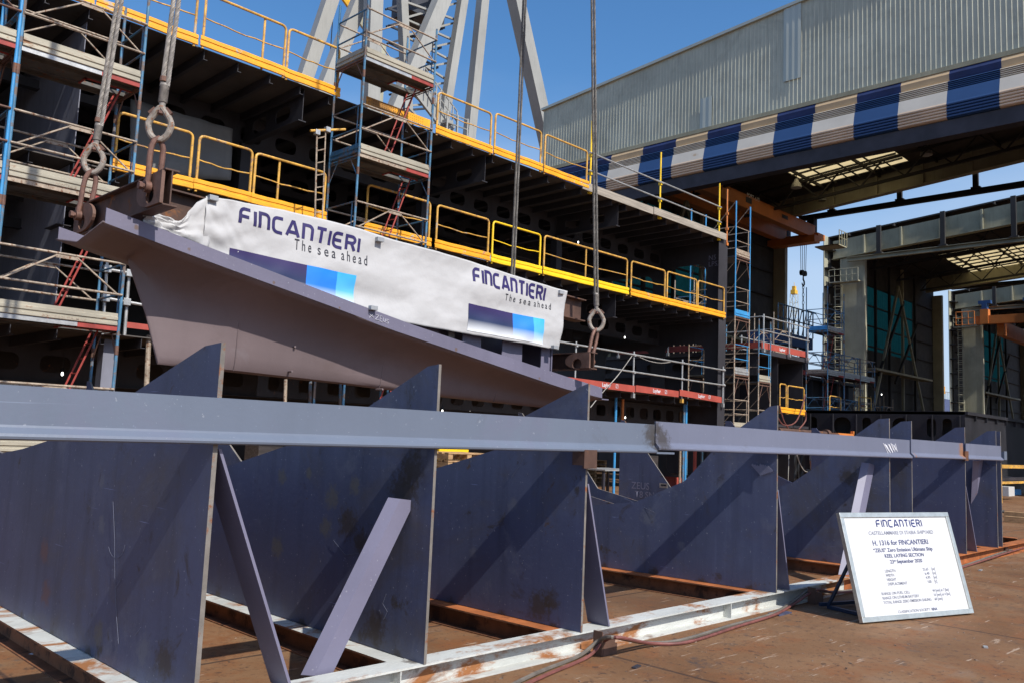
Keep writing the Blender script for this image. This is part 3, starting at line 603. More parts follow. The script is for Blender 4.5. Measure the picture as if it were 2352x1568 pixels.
pR = A(1365,828,Y=7.47); cross_lift(pR.x, 7.47, 9.2, pR.z, .235)
b = MB(); b.ibeam((XL+.06,8.10,3.675),(9.62,8.10,3.485),.32,.20,.016,.012); b.build("spine_beam", add_spots("brown_steel", [((9.2,8.5,3.3),.15)], (.28,.11,.03)), keel)
b = MB(); b.box((pR.x-.35,YW-.02,2.34),(pR.x-.33,YH+.43,3.0)); b.build("end_web", M['hulltop'], keel)

# ------------------------------------------------------------------ slings and shackles
SLG = [("left far", (XL-.07, 9.20, Z1+.02), (215,365), (275,0), 34), ("left near", (XL-.07, 7.52, Z1+.02), (367,285), (405,0), 40), ("right far", (pR.x-.07, 9.05, pR.z), None, (1205,0), 24), ("right near", (pR.x+.07, 7.62, pR.z), (1370,735), (1362,0), 30)]
labs = ["double steel wire rope sling at far left with grey eye thimble", "double steel wire rope sling nearest the left lifting beam's end plate", "dark single steel wire rope vanishing behind the white banner", "tall steel wire rope sling at right of the white banner"]
slabs = ["rusty shackle below the leftmost sling at the far beam end", "rusty brown bow shackle pinned to the round plate above the banner's left end", "shackle hidden behind the banner at the far right beam end", "rusty bow shackle hanging at the right end of the section"]
def pear(c, w_, h_, ax, r, n=24, sharp=.62):
    pts = []
    for i in range(n):
        a = 2*math.pi*i/n; yy = -math.cos(a); ww = math.sin(a)*(1-sharp*max(0, yy)**1.2)
        pts.append(c+ax*(ww*w_/2)+Vector((0,0,1))*(yy*h_/2))
    return pts
def helix(p0, p1, R, r, turns, n=5, ph=0):
    d = p1-p0; L_ = d.length; d.normalize(); a = d.orthogonal().normalized(); b_ = d.cross(a); N = int(turns*9); return [p0+d*L_*i/N+(a*math.cos(ph+2*math.pi*turns*i/N)+b_*math.sin(ph+2*math.pi*turns*i/N))*R for i in range(N+1)]
for k, (nm, pin, tc, top, wpx) in enumerate(SLG):
    pin = Vector(pin)
    if tc is None: thc = Vector((pin.x, pin.y, pin.z+.62))
    else: thc = A(tc[0], tc[1], Y=pin.y)
    tp = A(top[0], top[1], Y=pin.y); d = (tp-thc).normalized(); 
    ax = _r.copy(); ax.z = 0; ax.normalize(); ax2 = ax.cross(Vector((0,0,1)))
    s = thing("rope_sling", thc, labs[k], "wire rope sling", "wire rope slings lifting the keel section")
    tw, th = .205, .30
    b = MB(); b.tube(pear(thc, tw, th, ax, .02), .029, 10, True); b.build("thimble", M['thimble'], s, True)
    b = MB(); b.box(thc+V(-.03,-.03,th*.30), thc+V(.03,.03,th*.38)); b.build("wedge", M['shackle'], s)
    t0 = thc+d*th*.5
    for sg in (-1, 1):
        b = MB(); q = thc+ax*sg*tw*.30+V(0,0,th*.34); b.bar(q-ax*sg*.022+V(0,0,.03), q+ax*sg*.030-V(0,0,.02), .055, .035, ax2); b.build("clip", M['rusttube'], s)
    b = MB(); b.tube([t0-d*.03, t0+d*.03, t0+d*.06, t0+d*.21, t0+d*.23], [.022,.028,.033,.033,.026], 12); 
    sz = MB()
    for i in range(14): c0 = t0+d*(.055+i*.0115); sz.tube([c0+(ax*math.cos(a)+ax2*math.sin(a))*.036 for a in [2*math.pi*q/12 for q in range(12)]], .0055, 5, True)
    b.build("seizing_core", M['rope'], s, True); sz.build("seizing", M['rope'], s, True)
    end = thc+d*((24-thc.z)/d.z)
    two = True
    if two:
        for sg in (-1, 1):
            b = MB(); sp_ = .024 if k < 2 else .019; base = t0+d*.2+ax*sg*sp_; e2 = end+ax*sg*sp_; q_ = 1 if k < 2 else .85; core = MB()
            for st in range(6): b.tube(helix(base, e2, .0140*q_, .008, (e2-base).length/.17, ph=st*math.pi/3), .0078*q_, 5)
            b.tube([base, e2], .011*q_, 6); b.build("rope", M['rope' if k < 2 else 'ropedark'], s, True)
        for sg in (-1,1):
            b = MB(); b.tube([t0+d*.02+ax*sg*.008, thc+ax*sg*tw*.33+V(0,0,th*.30)], .012, 7); b.build("rope_tail", M['rope'], s, True)
    else:
        b = MB()
        for st in range(6): b.tube(helix(t0+d*.2, end, .016, .01, (end-t0).length/.22, ph=st*math.pi/3), .011, 5)
        b.tube([t0+d*.2, end], .013, 6); b.build("rope", M['rope' if k < 2 else 'ropedark'], s, True)
    if k < 2:
        b = MB(); c0 = t0+d*.27+ax*-.018; b.tube([c0-d*.022, c0+d*.022], .033, 10); b.build("ferrule", M['rusttube'], s, True)
    # shackle
    sh = thing("shackle", pin, slabs[k], "shackle", "shackles at the lifting beam ends")
    topc = thc-V(0,0,th*.5-.01); P = []
    hh = (topc-pin).z; mid = (topc-pin)
    ax3 = Vector((1,0,0)) if k != 3 else Vector((-1,0,0)); ax3 = (ax*.35+ax2*-.94).normalized() if k < 2 else ax3
    wv = [(-.055,0),(-.055,.25),(-.062,.6),(-.058,.82),(-.035,.96),(0,1.02),(.035,.96),(.058,.82),(.062,.6),(.055,.25),(.055,0)]
    xa = Vector((1,0,0))
    for a_, f_ in wv: P.append(pin+mid*f_+xa*a_*.9)
    b = MB(); b.tube(P, .026, 10); b.build("bow", M['shackle'], sh, True)
    for a_ in (P[0], P[-1]):
        b = MB(); b.cyl(a_-xa*.026, a_+xa*.026, .052, 16); b.build("eye", M['shackle'], sh, True)
    b = MB(); b.cyl(P[0]-xa*.05, P[-1]+xa*.05, .024, 10); b.cyl(P[0]-xa*.075, P[0]-xa*.045, .036, 6); b.build("pin", M['shackle'], sh)

# ------------------------------------------------------------------ banner
YB_ = 7.86
bx0 = A(470,452,Y=YB_).x; bx1 = A(1295,670,Y=YB_).x; bxr = A(1283,803,Y=YB_).x
TOP = [(A(px,py,Y=YB_).x, A(px,py,Y=YB_).z) for px, py in ((470,452),(547,464),(650,482),(823,526),(880,545),(1080,600),(1295,670))]
q1 = A(1283,803,Y=YB_); q2 = A(940,745,Y=YB_)
def btop(x): return interp(TOP, x)
def bbot(x): return max(q2.z+(q1.z-q2.z)*(x-q2.x)/(q1.x-q2.x), interp(ZT, x)-.045)
def wav(x, z):
    n = noise.noise(Vector((x*1.0, 3, z*2.6)))*.06+noise.noise(Vector((x*3.1, 7, z*4)))*.022+noise.noise(Vector((x*8, 2, z*9)))*.005+abs(noise.noise(Vector((x*3.0+z*3, 11, z*6-x*2))))*.007+abs(noise.noise(Vector((x*9-z*7, 4, z*11))))*.003
    d = max(0, 1-(x-bx0)/.9); n += d*d*(noise.noise(Vector((x*6, 1, z*6)))*.07+noise.noise(Vector((x*14+z*9, 5, z*3)))*.03)
    e = max(0, (x-bx1+.25)/.25); return YB_-.02+n*.8-.02*e
banner = thing("banner", (6,YB_,3), "long white company banner hung along the keel section", "banner")
b = MB(); NX, NZ = 260, 44; vs = []
for i in range(NX+1):
    x = bx0+(bx1-bx0)*i/NX
    for j in range(NZ+1):
        f = j/NZ; zb, zt = bbot(x), btop(x); xx = x-(1-f)*(bx1-bxr)*(x-bx0)/(bx1-bx0); z = zb+(zt-zb)*f
        vs.append((xx, wav(xx, z), z))
b.add(vs, [(i*(NZ+1)+j, (i+1)*(NZ+1)+j, (i+1)*(NZ+1)+j+1, i*(NZ+1)+j+1) for i in range(NX) for j in range(NZ)])
o = b.build("cloth", M['banner'], banner, True); cloth = o; sm = o.modifiers.new("t", 'SOLIDIFY'); sm.thickness = .002; sm.offset = 1
# crumpled loose end at the left
cr = MB(); vs = []; e0 = A(470,452,Y=YB_)
for i in range(31):
    for j in range(17):
        u, v = i/30, j/16
        px = 476-150*u; tp_ = interp([(326,489),(350,486),(380,500),(408,510),(430,488),(450,466),(476,453)], px); bt_ = 512+(px-326)*.40
        py = bt_+(tp_-bt_)*v
        p = A(px, py, Y=YB_-.02); n = abs(noise.noise(Vector((u*5+v*1.5, v*3.0, 2))))*.10+noise.noise(Vector((u*10+v*4, v*6, 4)))*.02
        vs.append((p.x+n*.3, YB_-.03-n*.55*min(1,u*4+.1), p.z+n*.25*u))
cr.add(vs, [(i*17+j, i*17+j+1, (i+1)*17+j+1, (i+1)*17+j) for i in range(30) for j in range(16)])
o = cr.build("crumpled_end", M['banner'], banner, True); sm = o.modifiers.new("t", 'SOLIDIFY'); sm.thickness = .002
def onb(x, z, t=0): return Vector((x, wav(x, z)-.006-t, z))
for (a, c_, hpx) in (((547,513),(820,580),35), ((1086,647),(1248,691),31)):
    P0, P1 = A(*a, Y=YB_), A(*c_, Y=YB_); dz = (P1.z-P0.z)/(P1.x-P0.x); hgt = A(a[0], a[1]-hpx, Y=YB_).z-P0.z
    wordmark(lambda u, v, t=0, P0=P0, dz=dz: onb(P0.x+u+v*.02, P0.z+dz*u+v, t), hgt, P1.x-P0.x, M['ink'], cloth, .225)
for (a, c_, size) in (((674,573),(840,611),.165), ((1157,690),(1263,712),.125)):
    P0, P1 = A(*a, Y=YB_), A(*c_, Y=YB_); dz = (P1.z-P0.z)/(P1.x-P0.x)
    W = P1.x-P0.x
    for wd_, f0, f1 in (("T h e",0,.215), ("s e a",.30,.545), ("a h e a d",.625,1)):
        text_mesh(wd_, M['textblack'], lambda u, v: onb(P0.x+W*f0+u, P0.z+dz*(W*f0+u)+v), size, cloth, "tagline", width=W*(f1-f0))
# printed wave pictures: three fading colour fields each
def wavemat(name, top, mid):
    m = bpy.data.materials.new(name); m.use_nodes = True; nt = m.node_tree; bs = nt.nodes["Principled BSDF"]; bs.inputs["Roughness"].default_value = .6
    uv = node(nt, "ShaderNodeUVMap"); sp = node(nt, "ShaderNodeSeparateXYZ"); cr = node(nt, "ShaderNodeValToRGB"); nt.links.new(uv.outputs[0], sp.inputs[0]); nt.links.new(sp.outputs[1], cr.inputs[0]); nt.links.new(cr.outputs[0], bs.inputs["Base Color"])
    e = cr.color_ramp.elements; e[0].position = 0; e[0].color = (.78,.80,.82,1); e[1].position = 1; e[1].color = (*top, 1); x = e.new(.45); x.color = (*mid, 1); return m
WM = [wavemat("print_navy", (.032,.018,.10), (.014,.028,.085)), wavemat("print_blue", (.01,.22,.80), (.02,.20,.72)), wavemat("print_cyan", (.04,.42,.85), (.10,.45,.80))]
for (pts, lows) in ((((527,570),(702,610),(773,625),(816,634)), ((527,640),(702,685),(773,698),(812,706))), (((1074,697),(1177,720),(1223,729),(1247,734)), ((1072,759),(1176,778),(1222,787),(1241,791)))):
    for k in range(3):
        T0, T1, L0, L1 = A(*pts[k],Y=YB_), A(*pts[k+1],Y=YB_), A(*lows[k],Y=YB_), A(*lows[k+1],Y=YB_)
        b = MB(); b.uv = []; vs = []; nx, nz_ = 14, 10
        for i in range(nx+1):
            for j in range(nz_+1):
                f, g_ = i/nx, j/nz_; zt_ = T0.z+(T1.z-T0.z)*f; zb_ = L0.z+(L1.z-L0.z)*f; x = T0.x+(T1.x-T0.x)*f; z = zb_+(zt_-zb_)*g_
                sv = interp(ZT, x)-.03; 
                vs.append(onb(x, max(z, sv), .001)); b.uv.append((f, g_))
        b.add(vs, [(i*(nz_+1)+j, (i+1)*(nz_+1)+j, (i+1)*(nz_+1)+j+1, i*(nz_+1)+j+1) for i in range(nx) for j in range(nz_)])
        b.build("printed_field", WM[k], cloth, True)
for i, (px, py, lab) in enumerate(((489,456,"small grey block magnet on the banner's top left corner"), (872,551,"small grey block magnet midway on the banner's top edge"), (1288,672,"small grey block magnet on the banner's top right corner"), (857,708,"small grey block magnet on the side strip above the chalk writing"), (1274,797,"small grey block magnet at the banner's lower right corner"))):
    p = A(px, py, Y=YB_-.05); 
    if i == 3: p = A(px, py, Y=YN-.03)
    b = MB(); b.box(p-V(.045,.03,.025), p+V(.045,.03,.025)); tag(b.build("block_magnet", M['magnet'], None, bevel=.004), lab, "magnet", "block magnets holding the banner")

# ------------------------------------------------------------------ ship block behind
YD = 15.1
ship = thing("ship_block", (12, 18.5, 0), "large dark multi-deck ship hull block with open sides behind the hanging section", "ship block")
XS0, XS1 = -4.0, 25.55
DK = [8.58, 5.88, 3.08]
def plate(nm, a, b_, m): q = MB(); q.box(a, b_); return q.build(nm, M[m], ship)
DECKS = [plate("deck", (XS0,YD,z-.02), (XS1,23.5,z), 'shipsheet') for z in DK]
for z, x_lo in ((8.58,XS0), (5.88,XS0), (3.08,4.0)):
    b = MB(); i = 0; x = 6.8-.687*16; cnt = 0
    while x < XS1-.1:
        if x > x_lo: 
            b = MB(); b.box((x,YD+.02,z-.20),(x+.012,23.4,z-.021)); b.box((x+.013,YD+.02,z-.20),(x+.075,23.4,z-.188)); b.build("deck_stiffener", M['shipdark'], DECKS[DK.index(z)]); cnt += 1
        x += .687
def slots(x0, x1, z0, z1, n, r=.12):
    out = []; dx = (x1-x0)/n
    for i in range(n): out.append(rrect(x0+dx*(i+.2), z0, x0+dx*(i+.8), z1, r, 3))
    return out
for z in DK[:2]+[3.08]:     # longitudinal girders with lightening holes
    for (y, xa, xb) in ((17.6, XS0, 19.6), (17.6, 19.65, XS1-.1), (20.3, XS0, XS1-.1)):
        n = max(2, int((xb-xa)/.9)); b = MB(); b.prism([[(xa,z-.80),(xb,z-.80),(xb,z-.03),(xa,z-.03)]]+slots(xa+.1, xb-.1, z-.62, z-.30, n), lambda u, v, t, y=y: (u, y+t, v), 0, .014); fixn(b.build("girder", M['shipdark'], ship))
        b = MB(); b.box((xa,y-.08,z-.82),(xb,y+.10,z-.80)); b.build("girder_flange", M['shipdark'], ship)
for x in (9.0, 14.2, 19.6):
    for z in DK[:2]:
        b = MB(); b.prism([[(YD+.1,z-.70),(23.3,z-.70),(23.3,z-.03),(YD+.1,z-.03)]]+slots(YD+.4, 23.2, z-.55, z-.25, 8), lambda u, v, t, x=x: (x+t, u, v), 0, .014); fixn(b.build("transverse_web", M['shipdark'], ship))
        b = MB(); b.box((x-.08,YD+.1,z-.72),(x+.1,23.3,z-.70)); b.build("web_flange", M['shipdark'], ship)
        b = MB(); b.box((x-.12,17.45,z-2.7 if z > 6 else z-2.78),(x+.13,17.7,z-.72)); b.build("pillar", M['shipdark'], ship)
# end web frame with big rounded openings
b = MB(); b.prism([[(YD,5.9),(23.4,5.9),(23.4,8.55),(YD,8.55)], rrect(15.72,6.02,17.45,7.80,.35,5), rrect(17.95,6.0,20.0,7.6,.3,5), rrect(20.4,6.0,22.8,7.6,.3,5)], lambda u, v, t: (25.3+t, u, v), 0, .016); fixn(b.build("end_web_frame", M['shipdark'], ship))
b = MB(); b.prism([[(YD,.5),(23.4,.5),(23.4,5.84),(YD,5.84)], rrect(15.75,3.10,17.35,5.05,.3,5), rrect(17.95,3.1,20.0,4.9,.3,5), rrect(15.6,.6,17.2,2.2,.3,5), rrect(18.0,.6,20.2,2.2,.3,5)], lambda u, v, t: (25.28+t, u, v), 0, .016); fixn(b.build("end_web_frame", M['shipdark'], ship))
for x in (25.25,):
    b = MB(); b.box((x-.25,YD-.02,5.9),(x+.3,YD-.0,8.56)); b.build("face_bar", M['shipdark'], ship)
    b = MB(); b.box((x-.20,YD-.02,3.1),(x+.25,YD-.0,5.84)); b.box((x-.20,YD-.02,.5),(x+.25,YD,3.04)); b.build("face_bar", M['shipdark'], ship)
for i_, (tx_, zz_) in enumerate((('N5',7.9),('LPSX',7.68))): text_mesh(tx_, M['chalkdim'], lambda u, v, zz_=zz_: Vector((25.29, 15.66-u, zz_+v)), .24, ship, 'chalk_writing')
# transverse bulkheads (left), back plating and lower sheet added to keep the interior dark
for (x, z0, z1, y0) in ((4.77,5.9,8.55,15.28), (4.72,3.1,5.84,15.28)):
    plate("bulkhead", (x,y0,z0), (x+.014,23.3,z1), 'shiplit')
    b = MB(); b.box((x-.1,y0-.02,z0+1.7),(x+.12,y0+.6,z0+1.715)); b.build("bracket", M['shipdark'], ship)
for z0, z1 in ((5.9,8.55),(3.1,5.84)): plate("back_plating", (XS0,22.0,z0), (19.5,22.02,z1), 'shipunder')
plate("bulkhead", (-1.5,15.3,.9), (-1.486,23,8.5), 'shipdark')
plate("dark_lower_sheet", (XS0,18.6,.14), (22.5,18.62,3.0), 'shipunder'); plate("bulkhead", (9.0,17.8,5.9), (9.014,23.3,8.5), 'shipdark')
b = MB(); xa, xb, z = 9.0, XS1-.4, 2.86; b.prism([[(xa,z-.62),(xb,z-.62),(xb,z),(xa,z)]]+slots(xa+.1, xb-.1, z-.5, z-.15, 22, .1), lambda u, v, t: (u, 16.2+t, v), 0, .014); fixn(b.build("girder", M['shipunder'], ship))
for (x, y) in ((5.6,15.4),(6.3,19)):
    b = MB(); b.box((x,y,.0),(x+.25,y+.25,3.0)); b.build("pillar", M['shiplit'], ship)
for x in (0, 5, 10, 15, 20, 24.5):
    for y in (17.5, 21):
        b = MB(); b.box((x-.4,y-.4,0),(x+.4,y+.4,.6)); b.box((x-.3,y-.3,.6),(x+.3,y+.3,1.2)); tag(b.build("support_block", M['wood'], None), "stacked timber support block under the ship block, %s row, number %d from the left" % ("front" if y < 19 else "back", [0,5,10,15,20,24.5].index(x)+1), "support block", "timber blocks under the ship block")
t = thing("tarpaulin", A(300,400,Y=17.0), "grey tarpaulin sheet hung between the decks at upper left", "tarpaulin")
b = MB(); vs = []; c4 = [A(300,228,Y=17), A(535,297,Y=17), A(530,415,Y=17), A(297,403,Y=17)]
for i in range(25):
    for j in range(13):
        f, g_ = i/24, j/12; p = (c4[0]*(1-f)+c4[1]*f)*(1-g_)+(c4[3]*(1-f)+c4[2]*f)*g_; p.y += noise.noise(Vector((f*4, g_*3, 1)))*.12; vs.append(p)
b.add(vs, [(i*13+j, i*13+j+1, (i+1)*13+j+1, (i+1)*13+j) for i in range(24) for j in range(12)]); o = b.build("sheet", M['tarp'], t, True); sm = o.modifiers.new("t", 'SOLIDIFY'); sm.thickness = .003

# ------------------------------------------------------------------ guardrails
ORD = ["first","second","third","fourth","fifth","sixth","seventh","eighth","ninth","tenth","eleventh","twelfth"]
def rounded_top(x0, x1, y, z0, z1, r=.09):
    return [V(x0,y,z0), V(x0,y,z1-r)]+[V(x0+r-r*math.cos(a), y, z1-r+r*math.sin(a)) for a in (.5,1.05)]+[V(x0+r,y,z1)]+[V(x1-r,y,z1)]+[V(x1-r+r*math.sin(a), y, z1-r+r*math.cos(a)) for a in (.5,1.05)]+[V(x1,y,z1-r), V(x1,y,z0)]
def guard(x0, x1, z, lab, m='railyel', tm='yellow', mids=(), y=YD-.06, h=1.03, post0=True, sag=.03, board=True):
    rr_ = random.Random(int(x0*1000)); z += rr_.uniform(-.015,.015); h += rr_.uniform(-.03,.02)
    t = thing("guardrail", ((x0+x1)/2,y,z), lab, "guardrail", "yellow guardrail panels on the ship block's deck edges")
    b = MB(); b.tube(rounded_top(x0+.03, x1-.03, y, z-.05, z+h), .026, 8); b.build("frame", M[m], t, True)
    for xm in mids: b = MB(); b.cyl((xm,y+.03,z-.02),(xm,y+.03,z+h),.024,8); b.build("post", M[m], t, True)
    b = MB(); n = 8; b.tube([V(x0+.03+(x1-x0-.06)*i/n, y+.02, z+.56-sag*math.sin(math.pi*i/n)*(1+.4*math.sin(i*2.1+x0))) for i in range(n+1)], .015, 6); b.build("mid_rail", M[m], t, True)
    if board:
        b = MB(); prof = [(0,0),(-.015,.012),(-.015,.07),(0,.085),(0,.115),(-.015,.13),(-.015,.19),(0,.205)]
        bend = lambda f: .006*math.sin(f*7+x0*3)+.02*math.exp(-((f-rr_.random())*9)**2)*0
        N = 10; vs = []
        for i in range(N+1):
            for (py_, pz) in prof: vs.append((x0-.03+(x1-x0+.06)*i/N, y-.034+py_+bend(i/N), z+pz-.02+.003*math.sin(i*1.7+x0)))
            for (py_, pz) in reversed(prof): vs.append((x0-.03+(x1-x0+.06)*i/N, y-.026+py_+bend(i/N), z+pz-.02+.003*math.sin(i*1.7+x0)))
        K = len(prof)*2; b.add(vs, [(i*K+k, i*K+(k+1) % K, (i+1)*K+(k+1) % K, (i+1)*K+k) for i in range(N) for k in range(K)]); fixn(b.build("toe_board", M[tm], t))
    return t
def gx(px, py): return A(px, py, Y=YD-.06).x
up = [(0,60,205,60,[]), (222,30,449,100,[]), (461,110,653,170,[602]), (655,160,776,220,[]), (1001,290,1127,350,[]), (1133,350,1242,390,[]), (1248,395,1348,430,[])]
for i, (a, ya, c_, yc, mids) in enumerate(up):
    guard(gx(a,ya), gx(c_,yc), DK[0], "worn yellow guardrail panel on the upper deck edge, %s from the left" % ORD[i], mids=[gx(q, 160) for q in mids])
t = thing("toe_board", (gx(870,250),YD-.1,DK[0]), "loose brownish yellow toe board with punched holes behind the middle scaffold tower", "toe board")
b = MB(); b.box((gx(838,235),YD-.11,DK[0]-.02),(gx(985,285),YD-.10,DK[0]+.22)); b.build("board", add_spots("yellow_orange_paint", [((gx(870,250),15,8.7),.5)], (.22,.12,.05)), t)
b = MB()
for i in range(24):
    for j in range(3): x = gx(850,240)+.05+i*.06; b.box((x,YD-.115,DK[0]+.04+j*.06),(x+.012,YD-.1101,DK[0]+.052+j*.06))
b.build("hole_rows", M['textblack'], t)
lo = [(256,400,437,430,[],1), (446,430,575,460,[],1), (577,460,745,490,[640],1), (838,510,986,560,[],1), (998,570,1121,600,[],1), (1127,600,1240,628,[],2), (1246,632,1440,680,[1348],3), (1447,683,1527,705,[],1), (1530,705,1600,722,[],1), (1601,722,1663,734,[],1)]
for i, (a, ya, c_, yc, mids, kd) in enumerate(lo):
    guard(gx(a,ya), gx(c_,yc), DK[1], "%s guardrail panel on the middle deck edge, %s from the left" % ("bright yellow" if kd == 2 else "worn orange yellow", ORD[i]), m='yellow2' if kd == 2 else 'railyel', tm='yellow2' if kd > 1 else 'yellow', mids=[gx(q, 580 if q > 1000 else 430) for q in mids])
def post(px, z, h, m, lab, y=YD-.02):
    x = A(px, A(0,0,Z=z).z*0+ (435 if px < 1400 else 500), Y=y).x; t = thing("guardrail_post", (x,y,z), lab, "guardrail post", "upright guardrail posts on the upper deck edge")
    b = MB(); b.cyl((x,y,z-.12),(x,y,z+h),.026,8); b.build("tube", M[m], t, True)
    b = MB(); b.box((x-.05,y-.04,z-.12),(x+.05,y+.04,z-.02)); b.box((x-.03,y-.05,z+.95),(x+.03,y+.05,z+1.03)); b.box((x-.03,y-.05,z+.42),(x+.03,y+.05,z+.50)); b.build("coupler", M['galv'] if False else M[m], t); return x
xp = [post(1355,8.58,2.0,'yellow2',"tall bright yellow guardrail post beside the last yellow panel on the upper deck"), post(1515,8.58,2.0,'yellow2',"tall bright yellow guardrail post in the middle of the planked deck edge"), post(1652,8.58,1.85,'yellow2',"tall bright yellow guardrail post at the end of the wooden plank"), post(1670,8.5,1.85,'orange',"orange guardrail post at the far end of the upper deck")]
for j, z in enumerate((9.12+.5, 9.10)):
    for i, (a, c_) in enumerate(((xp[0],xp[1]+.1),(xp[1]-.1,xp[2]+.05))):
        b = MB(); b.cyl((a-.15,YD-.07,z),(c_,YD-.07,z-.02),.024,8); tag(b.build("rail_tube", M['galv'], None, True), "grey %s rail tube clamped to the yellow posts, %s length" % (["upper","lower"][j], ["left","right"][i]), "rail tube", "rail tubes on the upper deck edge")
for i, (a, c_) in enumerate(((xp[0]-.4,xp[1]-.3),(xp[1]-.45,xp[2]+.3))):
    b = MB(); b.box((a,YD-.10-.03*i,8.50+.01*i),(c_,YD-.07-.03*i,8.72+.01*i)); tag(b.build("wood_plank", M['wood'], None), "weathered wooden plank along the upper deck edge, %s one" % ["left","right"][i], "plank", "planks on the upper deck edge")
# level three: galvanised railing and red toe boards
yb = YD-.08
PG = [A(q, w_, Y=yb).x for q, w_ in ((1321,860),(1454,895),(1566,910),(1660,920))]
for i, x in enumerate(PG):
    t = thing("railing_post", (x,yb,3.0), "grey galvanised railing post above the red boards, %s from the left" % ORD[i], "railing post", "galvanised railing posts")
    b = MB(); b.cyl((x,yb,2.92),(x,yb,4.25),.025,8); b.build("tube", M['galv'], t, True)
    for z in (4.14, 3.64): b = MB(); b.cyl((x,yb-.02,z-.03),(x,yb-.02,z+.03),.055,8); b.build("rosette", M['galv'], t)
    b = MB(); b.box((x-.045,yb-.045,2.90),(x+.045,yb+.045,3.03)); b.build("base_clamp", M['galv' if i != 2 else 'railyel'], t)
for j, z in enumerate((4.14, 3.64)):
    b = MB(); b.cyl((A(1283,787,Y=yb).x-.8,yb-.05,z+.03),(PG[-1]+.05,yb-.05,z-.02),.026,8)
    o = tag(b.build("railing_tube", M['galv'], None, True), "long grey galvanised %s railing tube above the red boards" % ["top","middle"][j], "railing tube", "galvanised railing tubes")
LB = [(A(1280,860,Y=yb).x, PG[1]-.02, 0), (PG[1]+.02, A(1553,905,Y=yb).x, 0), (A(1556,900,Y=yb).x, A(1652,915,Y=yb).x, 1)]
for i, (a, c_, k) in enumerate(LB):
    t = thing("toe_board", ((a+c_)/2,yb,3.05), "red toe board with white lettering under the grey railing, %s from the left" % ORD[i], "toe board", "red lettered toe boards")
    dz = .03*k; b = MB(); b.hexa([(a,yb-.09,3.08+dz),(c_,yb-.09,3.06-dz),(c_,yb-.06,3.06-dz),(a,yb-.06,3.08+dz),(a,yb-.09,3.27+dz),(c_,yb-.09,3.25-dz),(c_,yb-.06,3.25-dz),(a,yb-.06,3.27+dz)]); b.build("board", M['layher'], t)
    x0 = {0: A(1377,882,Y=yb).x, 1: A(1494,897,Y=yb).x, 2: A(1598,908,Y=yb).x}[i]
    text_mesh("Layher", M['chalk'], lambda u, v, x0=x0: Vector((x0+u, yb-.093, 3.125+v)), .15, t, "lettering", sx=.95, bold=True)
    b = MB(); x1 = x0+.62; b.box((x1,yb-.093,3.12),(x1+.11,yb-.0905,3.13)); b.box((x1,yb-.093,3.22),(x1+.11,yb-.0905,3.23)); b.bar((x1+.01,yb-.092,3.13),(x1+.10,yb-.092,3.22),.002,.012,(0,1,0)); b.bar((x1+.01,yb-.092,3.22),(x1+.10,yb-.092,3.13),.002,.012,(0,1,0)); b.box((x1,yb-.093,3.12),(x1+.01,yb-.0905,3.23)); b.box((x1+.10,yb-.093,3.12),(x1+.11,yb-.0905,3.23)); b.build("emblem", M['chalk'], t)
hose("cable", [A(1454,813,Y=15.0), A(1420,860,Y=14.8), A(1380,905,Y=14.4), A(1356,935,Y=14)], .012, M['cable'], "thin grey cable slanting down from the railing to the jig", "cable")
hose("cable", [A(1462,816,Y=15.0), A(1490,828,Y=14.95), A(1520,833,Y=14.95), A(1552,829,Y=15.0)], .01, M['cable'], "thin grey cable sagging along the top railing tube", "cable")

